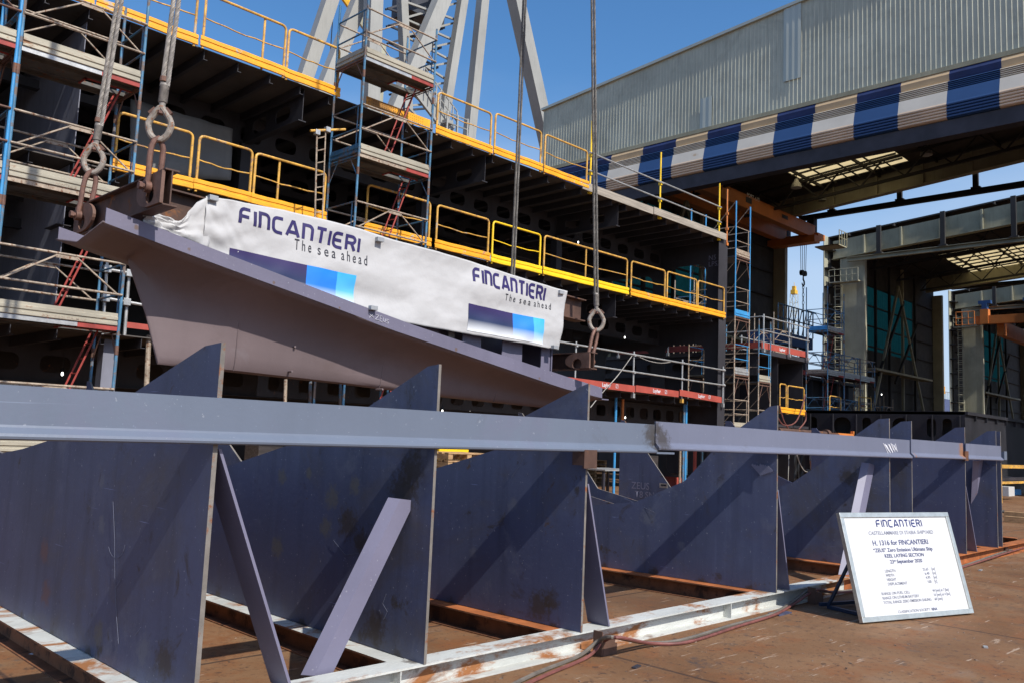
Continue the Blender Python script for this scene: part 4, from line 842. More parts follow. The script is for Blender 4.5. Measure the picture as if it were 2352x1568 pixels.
# ------------------------------------------------------------------ scaffold towers
def ribboard(x0, x1, y, z, h=.2, axis='x', th=.03):
    b = MB(); prof = [(0,0),(-.018,.01),(-.018,.045),(0,.055),(0,.085),(-.018,.095),(-.018,.14),(0,.15),(0,h)]
    L0 = [(p[0]-.0, p[1]) for p in prof]+[(.012, p[1]) for p in reversed(prof)]
    K = len(L0); vs = []
    for s_ in (x0, x1):
        for (q, zz) in L0: vs.append((s_, y+q, z+zz) if axis == 'x' else (y+q, s_, z+zz))
    b.add(vs, [(k, (k+1) % K, K+(k+1) % K, K+k) for k in range(K)]+[tuple(range(K)), tuple(K+k for k in reversed(range(K)))]); return b
def tower(x0, L_, y0, W, zl, zt, zb, lab, group="scaffold towers beside the ship block", cols=('blue','beige','toe','blue'), ladder=True, endcol='toe', frontx=True, gr=True, hatch='red'):
    t = thing("scaffold_tower", (x0+L_/2,y0+W/2,zb), lab, "scaffold tower", group)
    x1, y1 = x0+L_, y0+W
    for k, (x, y) in enumerate(((x0,y0),(x1,y0),(x0,y1),(x1,y1))):
        b = MB(); b.cyl((x,y,zb),(x,y,zt-(.15 if k == 1 else 0)),.0245,9); st_ = b.build("standard", M[cols[0]], t, True)
        for z in zl:
            b = MB(); b.cyl((x,y,z-.45),(x,y,z-.30),.030,9); b.build("spigot", M['rusttube'], st_)
    for li, z in enumerate(zl):
        for x in (x0, x1):
            b = MB(); b.cyl((x,y0,z-.05),(x,y1,z-.05),.022,7); b.cyl((x,y0,z-.10),(x,y1,z-.10),.012,6); b.cyl((x,y0,z-.50),(x,y0+.28,z-.08),.012,6); b.cyl((x,y1,z-.50),(x,y1-.28,z-.08),.012,6); b.build("frame_head", M[cols[0] if li % 2 == 0 else 'rusttube'], t, True)
            if gr:
                b = MB(); b.cyl((x,y0,z+1.0),(x,y1,z+1.0),.018,6); b.cyl((x,y0,z+.52),(x,y1,z+.52),.018,6); b.cyl((x,y0+.12,z+.0),(x,y0+.12,z+1.0),.014,6); b.build("end_guard", M[cols[3]], t, True)
        if gr:
            for y, nm in ((y0-.03,"front_guard"),(y1+.03,"rear_guard")):
                b = MB(); b.cyl((x0,y,z+1.0),(x1,y,z+1.0),.019,7); b.cyl((x0,y,z+.5),(x1,y,z+.5),.019,7)
                xa, xb = x0+L_*.44, x0+L_*.60; b.cyl((x0+.08,y,z+.5),(xa,y,z+.97),.015,6); b.cyl((xb,y,z+.97),(x1-.08,y,z+.5),.015,6); b.box((xa-.02,y-.006,z+.93),(xb+.02,y+.006,z+.98)); b.build(nm, M[cols[1]], t, True)
        for k in range(3):
            ya = y0+.04+k*(W-.08)/3; yb_ = ya+(W-.08)/3-.02
            if k == 1 and ladder:
                b = MB(); b.box((x0,ya,z-.05),(x1-.75,yb_,z)); b.build("deck_plank", M['plank'], t); continue
            b = MB(); b.box((x0,ya,z-.012),(x1,yb_,z)); b.box((x0,ya,z-.06),(x1,ya+.03,z-.0121)); b.box((x0,yb_-.03,z-.06),(x1,yb_,z-.0121)); b.build("deck_plank", M['plank'], t)
        b = MB(); b.box((x0+.02,y0+.0,z-.07),(x1-.62,y0+.03,z-.005)); b.build("edge_plank", M['galv' if li % 2 else 'beige'], t)
        b = MB(); b.box((x1-.62,y0+.0,z-.075),(x1-.02,y0+.03,z-.005)); b.box((x1-.75,y0+W*.35,z-.07),(x1-.72,y0+W*.66,z-.003)); b.box((x1-.75,y0+W*.35,z-.07),(x1,y0+W*.35+.03,z-.003)); b.build("hatch_frame", M[hatch], t)
        ribboard(x0+.03, x1-.03, y0-.005, z, axis='x').build("toe_board", M[cols[2]], t)
        for x in (x0, x1): b = ribboard(y0+.03, y1-.03, x-.005 if x == x0 else x+.01, z, axis='y'); fixn(b.build("end_toe_board", M[endcol if not isinstance(endcol, dict) else endcol.get(li, 'toe')], t))
    if ladder:
        for li, z in enumerate(zl):
            yl = y0+W*.42; a, c_ = V(x1-.15,yl,z-.02), V(x1-.85,yl,z-2.0)
            b = MB()
            for dy in (0, .27): b.cyl(a+V(0,dy,0), c_+V(0,dy,0), .016, 7)
            for q in range(1, 8): p = a+(c_-a)*q/8; b.cyl(p, p+V(0,.27,0), .011, 6)
            b.build("ladder", M['red'], t, True)
    return t
tl = tower(3.49, 1.8, 14.0, 1.0, [1.10,3.09,5.11,7.11], 8.75, 0, "tall scaffold tower at far left with blue standards and red ladder", endcol={0:'toe',1:'blue',2:'blue',3:'blue'})
text_mesh("PONTEGGI  DALMINE", M['beige'], lambda u, v: Vector((4.15+u, 13.975, 3.105+v*.8)), .065, tl, "embossed_lettering")
text_mesh("PONTEGGI  DALMINE", M['beige'], lambda u, v: Vector((4.15+u, 13.975, 5.125+v*.8)), .065, tl, "embossed_lettering")
tower(9.62, 1.83, 14.0, 1.02, [3.1,5.12,7.12,9.14], 10.55, 0, "tall middle scaffold tower with red ladder rising above the white banner", endcol={0:'toe',1:'toe',2:'blue',3:'toe'})
tower(1.65, 1.8, 14.0, 1.0, [1.10,3.09,5.11,7.11,9.1], 10.6, 0, "scaffold tower at the extreme left edge, mostly outside the picture", cols=('blueclean','rusttube','toe','blue'), ladder=True)
# slender end-on towers at the end of the ship block
def end_tower(x0, x1, y0, y1, zl, zt, zb, lab, cols, boards):
    t = thing("scaffold_tower", ((x0+x1)/2,(y0+y1)/2,zb), lab, "scaffold tower", "scaffold towers beside the ship block")
    for (x, y) in ((x0,y0),(x1,y0),(x0,y1),(x1,y1)):
        zz = zb; seg = [zb]+zl+[zt]
        for i in range(len(seg)-1):
            b = MB(); b.cyl((x,y,seg[i]),(x,y,seg[i+1]),.0245,8); b.build("standard", M[cols[i % len(cols)]], t, True)
    for i, z in enumerate(zl):
        for y in (y0, y1):
            b = MB(); b.cyl((x0,y,z-.03),(x1,y,z-.03),.022,7); b.box((x0,y-.02,z-.14),(x1,y+.02,z-.11)); b.cyl((x0,y,z-.75),(x0+.3,y,z-.1),.013,6); b.cyl((x1,y,z-.75),(x1-.25,y,z-.1),.013,6); b.build("frame_head", M['rusttube' if i else 'blueclean'], t, True)
            b = MB(); b.cyl((x0,y,z+.52),(x1,y,z+.52),.016,6); b.cyl((x0,y,z+1.0),(x1,y,z+1.0),.016,6); b.cyl((x1-.12,y,z),(x1-.12,y,z+1.0),.013,6); b.build("end_guard", M['blueclean' if i in (1,) else 'beige'], t, True)
        ribboard(x0+.03, x1-.03, y0-.005, z, .24).build("toe_board", M[boards[i % len(boards)]], t)
        for k in range(3): xa = x0+.03+k*(x1-x0-.06)/3; b = MB(); b.box((xa,y0,z-.05),(xa+(x1-x0-.06)/3-.015,y1,z)); b.build("deck_plank", M['plank'], t)
        for x in (x0,x1):
            b = MB(); b.cyl((x,y0,z+1.0),(x,y1,z+1.0),.016,6); b.cyl((x,y0,z+.5),(x,y1,z+.5),.016,6); b.cyl((x,y0,z+1.9),(x,y1,z+.1),.013,6); b.build("side_guard", M['beige'], t, True)
    return t
X5 = A(1688,720,Y=15).x; X6 = A(1721,720,Y=15).x
zz = [A(1690, q, Y=15).z for q in (985, 858, 726, 586)]
end_tower(X5, X6, 15.0, 16.8, zz, zz[-1]+1.9, 0, "slim tall scaffold tower with bright blue and silver boards at the ship block's end", ('blue','beige','beige','blueclean','blueclean'), ('toe','galv','blueclean','beige'))
X7 = A(1742,876,Y=15).x; X8 = A(1769,876,Y=15).x
z7 = A(1750,876,Y=15).z
end_tower(X7, X8, 15.0, 16.8, [z7-2, z7], z7+2.2, 0, "short slim scaffold tower between the slim tall tower and the hanging chain", ('blue','beige'), ('toe','toe'))
# big tower in front of the second block: solve the corner so that its end frame is 1.05 m wide
bx = 24.0
while A(1852,760,X=bx).y-A(1901,760,X=bx).y < 1.05: bx += .05
yn, yf = A(1901,760,X=bx).y, A(1852,760,X=bx).y
z3 = [A(1901, q, X=bx).z for q in (961, 856, 757)]
tower(bx, 1.8, yn, yf-yn, z3, z3[-1]+2.1, 0, "scaffold tower with blue end boards standing left of the hall column", cols=('blue','blue','galv','blue'), endcol={0:'blueclean',1:'beige',2:'blueclean'})
tower(bx+1.85, 1.8, yn, yf-yn, z3[:2], z3[1]+1.2, 0, "lower scaffold bay joined right of the blue boarded tower", cols=('rusttube','blue','galv','blue'), ladder=False)
tower(bx+3.7, 1.8, yn, yf-yn, z3[:2], z3[1]+1.0, 0, "outermost low scaffold bay in front of the hall wall", cols=('blue','beige','galv','blue'), ladder=False)

# ------------------------------------------------------------------ second block
blk = thing("ship_block", (36,19,0), "second dark ship block with red boards on its deck behind the slim scaffold towers", "ship block")
def bplate(nm, a, b_, m='shipdark'): q = MB(); q.box(a, b_); return q.build(nm, M[m], blk)
bplate("deck", (28,15.1,4.95), (31.7,24,5.1)); bplate("deck", (28,15.1,2.4), (31.7,24,2.5)); bplate("bulkhead", (28.4,16.2,.5), (28.42,24,4.95)); bplate("longitudinal_bulkhead", (28.5,17.0,.5), (31.6,17.02,4.94))
for x in (29.6,31.6): bplate("web_frame", (x,15.3,2.5), (x+.02,17,4.94)); bplate("web_frame", (x,15.3,.4), (x+.02,17,2.39))
b = MB(); b.prism([[(15.3,4.2),(24,4.2),(24,4.93),(15.3,4.93)]]+slots(15.5,24,4.4,4.7,7), lambda u, v, t: (28.05+t,u,v), 0, .02); fixn(b.build("end_girder", M['shipdark'], blk))
ra = A(1537,800,X=27.95); 
for i, (a, c_, lab) in enumerate(((V(27.95,15.1,5.25),V(31.4,15.1,5.25),"red toe board with white lettering on the second block's front edge"), (V(27.93,15.15,5.25),V(27.93,21.5,5.25),"long red toe board along the end of the second block"))):
    t = thing("toe_board", (a+c_)/2, lab, "toe board", "red lettered toe boards")
    b = MB(); b.bar(a, c_, .03, .22); b.build("board", M['layher'], t)
    if i == 0: text_mesh("Layher", M['chalk'], lambda u, v: Vector((29.3+u, 15.08, 5.19+v)), .16, t, "lettering", bold=True)
for i, (x, y) in enumerate(((27.95,15.0),(31.4,15.0),(29.9,15.0),(27.9,16.6),(27.9,19.0),(27.9,21.4))):
    t = thing("railing_post", (x,y,5.1), "galvanised railing post on the second block, %s" % ["at its near corner","at the far end of its front run","midway on its front run","first along its end","second along its end","third along its end"][i], "railing post", "galvanised railing posts")
    b = MB(); b.cyl((x,y,5.0),(x,y,6.35),.028,8); b.build("tube", M['galv'], t, True)
    b = MB(); b.box((x-.05,y-.05,5.0),(x+.05,y+.05,5.12)); b.build("base_clamp", M['galv'], t)
for z, nm in ((6.25,"top"),(5.75,"middle")):
    for a, c_, w2 in ((V(27.95,14.96,z),V(31.45,14.96,z),"front"),(V(27.86,15.0,z),V(27.86,21.6,z),"end")):
        b = MB(); b.cyl(a, c_, .026, 8); tag(b.build("railing_tube", M['galv'], None, True), "grey %s railing tube along the second block's %s edge" % (nm, w2), "railing tube", "galvanised railing tubes")
for i, (a, c_) in enumerate(((1790,1806),(1808,1847))):
    x0, x1 = A(a,940,Y=15.0).x, A(c_,945,Y=15.0).x; z = A(1847,951,Y=15.0).z; guard(x0, x1, z, "small orange guardrail panel low on the second block, %s one" % ["left","right"][i], y=15.0)
# third block, set back behind the blue boarded tower
b3 = thing("ship_block", (42,22,0), "third dark ship block set back behind the blue boarded scaffold tower", "ship block")
q = MB(); q.box((32.6,19.0,5.05),(46,27,5.2)); q.build("deck", M['shipdark'], b3)
q = MB(); q.box((32.7,19.4,.5),(46,19.42,5.04)); q.build("side_plate", M['shipdark'], b3)
q = MB(); q.box((32.7,19.45,.5),(32.72,27,5.04)); q.build("end_plate", M['shipdark'], b3)
for i in range(9): q = MB(); q.box((33.4+i*1.4,19.05,3.9),(33.45+i*1.4,19.39,5.04)); q.build("bracket", M['shipdark'], b3)
for i in range(6): q = MB(); q.box((33+i*2.2,20,0),(33.8+i*2.2,21,.49)); tag(q.build("support_block", M['wood'], None), "timber block under the third ship block, %s from the left" % ORD[i], "support block", "timber blocks under the third ship block")
t = thing("toe_board", (39,18.9,5.2), "faded red toe board along the third block's deck edge", "toe board"); q = MB(); q.box((33,18.92,5.2),(44,18.95,5.42)); q.build("board", M['red'], t)
for i in range(5):
    x = 33.2+i*2.6; t = thing("railing_post", (x,18.85,5.2), "galvanised railing post on the third block, %s from the left" % ORD[i], "railing post", "galvanised railing posts"); q = MB(); q.cyl((x,18.85,5.1),(x,18.85,6.4),.028,8); q.build("tube", M['galv'], t, True)
for z, nm in ((6.3,"top"),(5.8,"middle")):
    q = MB(); q.cyl((33,18.82,z),(44,18.82,z),.026,8); tag(q.build("railing_tube", M['galv'], None, True), "grey %s railing tube along the third block" % nm, "railing tube", "galvanised railing tubes")
# blue work platform seen against the sky
c1_, c2_ = A(1787,790,Y=24), A(1850,800,Y=24); t = thing("work_platform", (c1_.x,24,5.2), "blue work platform with railings against the sky behind the second block", "work platform")
q = MB(); q.box((c1_.x,24,c2_.z),(c2_.x+1,26,c2_.z+.7)); q.build("platform_box", M['fabblue'], t)
for k in range(8): xx = c1_.x+k*(c2_.x+1-c1_.x)/7; q = MB(); q.cyl((xx,24,c2_.z+.7),(xx,24,c2_.z+2.3),.04,6); q.build("post", M['blue'], t)
q = MB(); q.cyl((c1_.x,24,c2_.z+2.3),(c2_.x+1,24,c2_.z+2.3),.04,6); q.cyl((c1_.x,24,c2_.z+1.5),(c2_.x+1,24,c2_.z+1.5),.04,6); q.build("rail", M['blue'], t)
for k in range(7): xx = c1_.x+k*(c2_.x+1-c1_.x)/7; q = MB(); q.cyl((xx,24.1,c2_.z+.7),(xx+(c2_.x+1-c1_.x)/7,24.1,c2_.z+2.3),.03,5); q.build("cross_brace", M['rusttube'], t)
q = MB(); q.box((c1_.x,24.2,.13),(c1_.x+.4,24.6,c2_.z)); q.box((c2_.x+.4,24.2,.13),(c2_.x+.8,24.6,c2_.z)); q.build("stand", M['shipdark'], t)
# long low dark panel block at right
pb = thing("panel_block", (39,14,0), "low dark double-bottom panel with oval manholes at far right", "panel block")
c0 = A(2216,945,X=34.0); zt_ = c0.z; yk = c0.y
plate_in = MB(); plate_in.box((34.6,yk+.05,.2),(34.62,20,zt_-.12)); plate_in.build('manhole_fill', M['shipunder'], pb)  # plate added behind the manholes to fill them dark
b = MB(); hs = [rrect(yk+a_, zt_-.95, yk+b_, zt_-.25, r_, 6) for a_, b_, r_ in ((.45,.78,.15),(1.0,1.33,.15),(1.9,2.6,.30),(3.4,3.75,.16),(4.2,4.9,.30),(5.6,5.95,.16))]; b.prism([[(yk,.7),(20,.7),(20,zt_),(yk,zt_)]]+hs, lambda u, v, t: (34+t,u,v), 0, .02); fixn(b.build("end_web", M['paneldark'], pb))
b = MB(); b.box((34.03,yk,.7),(75,yk+.02,zt_-.11)); b.build("side_plate", M['paneldark'], pb)
b = MB(); b.box((34.0,yk-.1,zt_-.1),(75,20,zt_+.02)); b.build("top_plate", M['paneldark'], pb)
for i in range(22):
    x = 35+i*1.3; b = MB(); b.box((x,yk-.09,zt_-.30),(x+.05,yk-.005,zt_-.11)); b.build("bracket", M['paneldark'], pb)
for i in range(10): b = MB(); b.box((34.8+i*4,yk+.3,0),(35.5+i*4,yk+1.1,.69)); tag(b.build("support_block", M['wood'], None), "timber block under the low dark panel, %s from the camera" % ORD[i], "support block", "timber blocks under the panel block")

for i in range(9): b = MB(); b.box((33.93,yk+.15+i*.95,.75),(33.995,yk+.19+i*.95,zt_-.12)); b.build("web_stiffener", M['paneldark'], pb)
b = MB(); b.box((33.90,yk+.2,zt_-1.12),(33.995,19.5,zt_-1.08)); b.build("web_stiffener", M['paneldark'], pb)

# ------------------------------------------------------------------ movable halls
YH0, YR, EZ = 36.0, -16.0, 22.3
RID = (YH0+YR)/2
def rz(y, off=0): return EZ+off+.081*((YH0-y) if y > RID else (y-YR))
def hall(x0, x1, lab, front=False, sky=None):
    t = thing("movable_hall", ((x0+x1)/2, RID, 0), lab, "shipyard hall", "movable portal halls")
    def P(nm, mm, b): return fixn(b.build(nm, M[mm], t))
    # roof with a skylight strip opening
    ys = [YH0, sky[2], sky[3], RID, YR] if sky else [YH0, RID, YR]
    b = MB()
    def slab(xa, xb, ya, yb_):
        b.hexa([(xa,ya,rz(ya,-.12)),(xb,ya,rz(ya,-.12)),(xb,yb_,rz(yb_,-.12)),(xa,yb_,rz(yb_,-.12)),(xa,ya,rz(ya)),(xb,ya,rz(ya)),(xb,yb_,rz(yb_)),(xa,yb_,rz(yb_))])
    for ya, yb_ in zip(ys, ys[1:]):
        if sky and ya == sky[2]: slab(x0, sky[0], ya, yb_); slab(sky[1], x1, ya, yb_)
        else: slab(x0, x1, ya, yb_)
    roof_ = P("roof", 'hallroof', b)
    if sky:
        b = MB(); b.add([(sky[0],sky[2],rz(sky[2],-.05)),(sky[1],sky[2],rz(sky[2],-.05)),(sky[1],sky[3],rz(sky[3],-.05)),(sky[0],sky[3],rz(sky[3],-.05))], [(0,1,2,3)]); b.build("skylight", M['skylight'], roof_)
        for i in range(1, 7):
            x = sky[0]+(sky[1]-sky[0])*i/7; b = MB(); b.bar((x,sky[2],rz(sky[2],-.2)),(x,sky[3],rz(sky[3],-.2)),.08,.14); b.build("glazing_bar", M['halldark'], roof_)
        for i in range(1, 4):
            y = sky[2]+(sky[3]-sky[2])*i/4; b = MB(); b.box((sky[0],y-.04,rz(y,-.35)),(sky[1],y+.04,rz(y,-.25))); b.build("glazing_bar", M['halldark'], roof_)
    # purlins, roof trusses
    for i in range(12):
        y = YH0-2-i*4.2
        b = MB(); b.box((x0-.35 if not front else x0+.5,y-.06,rz(y,-.36)),(x1,y+.06,rz(y,-.14))); b.build("purlin", M['halldark'], roof_)
    n = 3
    for i in range(1, n+1):
        x = x0+(x1-x0)*i/(n+1)
        b = MB(); b.bar((x,YH0-1,rz(YH0-1,-.6)),(x,RID,rz(RID,-.6)),.2,.2); b.bar((x,YH0-1,rz(YH0-1,-2.2)),(x,RID,rz(RID,-2.2)),.2,.2)
        y = YH0-1; k = 0
        while y-1.6 > RID: b.bar((x,y,rz(y,-.6 if k % 2 else -2.2)),(x,y-1.6,rz(y-1.6,-2.2 if k % 2 else -.6)),.1,.1); y -= 1.6; k += 1
        b.build("roof_truss", M['halldark'], t)
    # side walls: lower sheet, teal translucent band, upper sheet
    tx0, tx1 = x0+6.8, x0+21.8
    b = MB()
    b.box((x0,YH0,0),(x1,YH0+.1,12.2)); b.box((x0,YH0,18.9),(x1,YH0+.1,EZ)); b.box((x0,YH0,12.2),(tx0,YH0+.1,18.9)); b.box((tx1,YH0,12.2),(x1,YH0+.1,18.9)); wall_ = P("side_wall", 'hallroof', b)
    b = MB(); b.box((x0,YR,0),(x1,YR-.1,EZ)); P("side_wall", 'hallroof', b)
    b = MB(); n = 60; vs = []
    for i in range(n+1): x = tx0+(tx1-tx0)*i/n; vs += [(x,YH0+.03+(.05 if i % 2 else 0),12.2),(x,YH0+.03+(.05 if i % 2 else 0),18.9)]
    b.add(vs, [(2*i,2*i+2,2*i+3,2*i+1) for i in range(n)]); b.build("translucent_band", M['teal'], wall_)
    for i in range(9): z = 2+i*2.1; b = MB(); b.box((x0+.9,YH0-.2,z),(x1-.9,YH0-.02,z+.13)); b.build("wall_rail", M['halldark'], wall_)
    for i in range(5): x = tx0-.2+i*(tx1-tx0)/4; b = MB(); b.box((x-.12,YH0-.45,0),(x+.12,YH0-.2,EZ-.3)); b.build("wall_post", M['hallolive' if i in (0,3) else 'halldark'], t)
    xm = (tx0+tx1)/2
    for a, c_ in (((tx0-2,.5),(xm,19.5)),((xm,19.5),(tx1+3,.5)),((tx0+2,9.5),(xm+1.5,18)),((xm-1,9),(tx1-2,16))): b = MB(); b.bar((a[0],YH0-1.2,a[1]),(c_[0],YH0-1.2,c_[1]),.22,.22); b.build("wall_brace", M['hallolive' if a[1] < 1 or c_[1] < 1 else 'halldark'], t)
    b = MB(); b.box((tx0,YH0-1.8,9.9),(tx1+1,YH0-.5,10.1)); b.build("walkway", M['hallolive'], t)
    # portal columns and beams at both ends
    for x, fr in ((x0+.1, True), (x1-.5, False)):
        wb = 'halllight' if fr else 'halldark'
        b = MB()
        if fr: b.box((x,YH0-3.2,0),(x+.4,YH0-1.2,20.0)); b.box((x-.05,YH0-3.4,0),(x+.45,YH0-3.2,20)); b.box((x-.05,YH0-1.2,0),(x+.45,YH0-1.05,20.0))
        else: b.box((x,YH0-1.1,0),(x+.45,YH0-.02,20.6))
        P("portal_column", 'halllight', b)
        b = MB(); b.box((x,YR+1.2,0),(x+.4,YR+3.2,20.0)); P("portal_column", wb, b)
    xr = x1-3.4
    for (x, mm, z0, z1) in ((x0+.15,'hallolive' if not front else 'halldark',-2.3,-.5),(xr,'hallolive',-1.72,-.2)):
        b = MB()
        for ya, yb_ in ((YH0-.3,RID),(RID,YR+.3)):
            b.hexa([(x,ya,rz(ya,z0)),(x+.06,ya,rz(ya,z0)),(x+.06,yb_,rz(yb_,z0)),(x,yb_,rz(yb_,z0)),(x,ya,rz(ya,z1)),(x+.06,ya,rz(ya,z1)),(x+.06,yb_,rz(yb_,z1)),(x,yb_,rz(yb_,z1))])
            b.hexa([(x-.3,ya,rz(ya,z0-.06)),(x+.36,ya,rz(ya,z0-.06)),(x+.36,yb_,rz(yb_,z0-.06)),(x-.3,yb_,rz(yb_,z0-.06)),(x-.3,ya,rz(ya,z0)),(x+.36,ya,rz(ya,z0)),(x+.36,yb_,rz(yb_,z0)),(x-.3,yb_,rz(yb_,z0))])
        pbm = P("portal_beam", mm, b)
        for i in range(12): y = YH0-3.4-i*3.4; b = MB(); b.box((x-.22,y-.05,rz(y,z0+.02)),(x-.02,y+.12,rz(y,z1-.02))); b.build("beam_stiffener", M[mm], pbm)
    # crane rails hung across both openings
    for x, z in ((x0-.5 if not front else x0+1.5, 19.75), (x1+.2, 21.55)):
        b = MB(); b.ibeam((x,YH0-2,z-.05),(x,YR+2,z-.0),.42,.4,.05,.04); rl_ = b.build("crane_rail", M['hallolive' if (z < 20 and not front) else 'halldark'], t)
        for i in range(8): y = YH0-5-i*5.6; b = MB(); b.box((x-.12,y-.14,z+.2),(x+.12,y+.25,rz(y,-.1))); b.box((x-.25,y-.3,z+.17),(x+.25,y+.35,z+.3)); b.build("rail_hanger", M['halldark'], rl_)
    # outer side cladding return at the front with ladder and platform
    if not front:
        b = MB(); b.box((x0-.9,YH0+.12,0),(x0+1.2,YH0+.2,EZ)); 
        b.build("corner_cladding", M['fascia'], t)
        for i in range(12): b = MB(); b.box((x0-.85,YH0-.6,1+i*1.8),(x0+.2,YH0+.11,1.12+i*1.8)); b.build("cladding_rail", M['halldark'], t)
        for (z, nm) in ((17.6,'u'),(3.6,'l')):
            b = MB(); b.box((x0-1.0,YH0-3.2,z-.1),(x0-.1,YH0-.4,z)); 
            for q in range(6):
                y = YH0-3.2+q*.56; b.cyl((x0-1.0,y,z),(x0-1.0,y,z+1.15),.03,5)
            for q in (.55,1.15): b.cyl((x0-1.0,YH0-3.2,z+q),(x0-1.0,YH0-.4,z+q),.03,5)
            b.build("access_platform", M['halllight'], t)
        b = MB(); y = YH0-1.0
        for dy in (-.3,.3): b.cyl((x0-.3,y+dy,3.7),(x0-.3,y+dy,17.6),.05,5)
        for q in range(27): b.cyl((x0-.3,y-.3,4+q*.5),(x0-.3,y+.3,4+q*.5),.03,5)
        for q in range(13):
            z = 5.2+q*1.0; b.tube([(x0-.3-.55*math.sin(a), y+.38*math.cos(a), z) for a in [math.pi*k/6 for k in range(7)]], .035, 4)
        b.build("caged_ladder", M['halllight'], t)
    return t
h1 = hall(38.75, 69.2, "nearest grey movable hall with corrugated front above a striped fabric door", True, (55.6,64.6,30.4,23.0))
h2 = hall(79.92, 108.7, "middle movable hall with pale portal frame and teal glazed wall", False, (95.0,106.0,31.0,19.0))
h3 = hall(115.45, 146, "farthest movable hall at the right edge with an orange crane under its beam", False, None)
# corrugated front of the nearest hall
XF = 38.5
fy0, fy1 = YH0, -16.0; b = MB(); vs = []; prof = []
y = fy0; pitch = .215
while y > fy1:
    prof += [(y,0),(y-.015,-.012),(y-.04,-.012),(y-.055,0)]; y -= pitch
for (yy, dx) in prof: vs += [(XF+dx,yy,18.4),(XF+dx,yy,rz(yy,-.02)+.02)]
b.add(vs, [(2*i,2*i+1,2*i+3,2*i+2) for i in range(len(prof)-1)]); fixn(b.build("corrugated_front", M['fascia'], h1))
b = MB(); b.bar((XF-.04,fy0+.1,rz(fy0)+.02),(XF-.04,RID,rz(RID)+.02),.22,.16); b.bar((XF-.04,RID,rz(RID)+.02),(XF-.04,fy1,rz(fy1)+.02),.22,.16); b.build("roof_trim", M['fascia2'], h1)
b = MB(); b.box((XF-.10,fy1,18.2),(XF+.10,fy0,18.41)); b.build("bottom_trim", M['hallolive'], h1)
b = MB(); vs = []; pr2 = []
y = fy0
while y > 33.9: pr2 += [(y,0),(y-.02,-.03),(y-.05,-.03),(y-.07,0)]; y -= pitch
for (yy, dx) in pr2: vs += [(XF+dx,yy,11.0),(XF+dx,yy,18.2)]
b.add(vs, [(2*i,2*i+1,2*i+3,2*i+2) for i in range(len(pr2)-1)]); fixn(b.build("corner_cladding", M['fascia'], h1))
b = MB(); b.box((XF+.02,33.9,0),(XF+.12,YH0,11)); b.build("corner_cladding", M['fascia'], h1)
def patch(pxa, pya, pxb, pyb):
    a, c_ = A(pxa,pya,X=XF-.075), A(pxb,pyb,X=XF-.075); b = MB(); vs = []; n = max(4, int(abs(a.y-c_.y)/.15)); 
    for i in range(n+1): yy = a.y+(c_.y-a.y)*i/n; vs += [(XF-.06-(.02 if i % 2 else 0),yy,c_.z),(XF-.06-(.02 if i % 2 else 0),yy,a.z)]
    b.add(vs, [(2*i,2*i+1,2*i+3,2*i+2) for i in range(n)]); b.build("repair_sheet", M['fascia2'], h1)
patch(1800,18,1839,178); patch(1608,228,1634,296)
# striped folding fabric door
door = thing("fabric_door", (XF,10,15.2), "raised folding fabric door in blue and white stripes under the corrugated front", "fabric door")
ys_ = [36.0]+[A(1493+.3652*q, 516.8*0+y_, X=XF-.3).y for q, y_ in ((-260,440),(-60,410),(150,375),(350,340),(562,300),(790,262),(1030,225),(1292,185),(1568,140),(1870,95),(2197,45))]
ys_ = [v for v in ys_]
step = ys_[-2]-ys_[-1]
while ys_[-1] > -15: ys_.append(ys_[-1]-step)
FP = [(-.05,18.2),(-.16,18.0),(-.13,17.75),(-.05,17.62)]
zz = 17.62
for i in range(5): FP += [(-.34,zz-.02),(-.36,zz-.05),(-.24,zz-.07)]; zz -= .082
FP += [(-.40,zz-.04),(-.54,zz-.62)]; zz -= .64
for i in range(5): FP += [(-.57,zz-.05),(-.56,zz-.10),(-.47,zz-.125)]; zz -= .135
FP += [(-.52,15.88),(0,15.85)]
nf = 4
for i in range(len(ys_)-1):
    blue = (i % 2 == 0); ya, yb_ = ys_[i], ys_[i+1]
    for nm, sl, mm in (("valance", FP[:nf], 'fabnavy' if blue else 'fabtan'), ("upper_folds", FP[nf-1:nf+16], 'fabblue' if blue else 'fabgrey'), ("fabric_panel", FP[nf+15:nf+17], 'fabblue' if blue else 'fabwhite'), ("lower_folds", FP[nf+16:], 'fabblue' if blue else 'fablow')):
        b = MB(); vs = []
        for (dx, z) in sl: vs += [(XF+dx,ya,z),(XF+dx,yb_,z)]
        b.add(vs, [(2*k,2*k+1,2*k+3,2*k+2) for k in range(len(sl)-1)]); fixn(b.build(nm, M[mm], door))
b = MB(); b.box((XF-.42,-15.5,15.15),(XF+.2,YH0-.3,15.84)); b.build("bottom_beam", M['darksteel'], door)
# pendant lamps under the roofs
for i, (px, py, x) in enumerate(((1829,432,60),(1892,463,66),(2128,357,62),(2155,405,67),(1934,588,92),(1970,609,98),(2002,627,104),(2033,640,108),(2270,532,100))):
    p = A(px, py, X=x); t = thing("pendant_lamp", p, "bell shaped unlit pendant lamp under the %s hall roof, %s from the left" % (("nearest" if i < 4 else "middle"), ORD[i if i < 4 else i-4]), "pendant lamp", "pendant lamps under the hall roofs")
    b = MB(); b.tube([p+V(0,0,0), p+V(0,0,.25), p+V(0,0,.5), p+V(0,0,.7)], [.42,.36,.18,.12], 14); b.build("shade", M['galv'], t, True)
    b = MB(); b.cyl(p+V(0,0,.7), V(p.x,p.y,rz(p.y,-.3)), .04, 6); b.build("stem", M['halldark'], t)
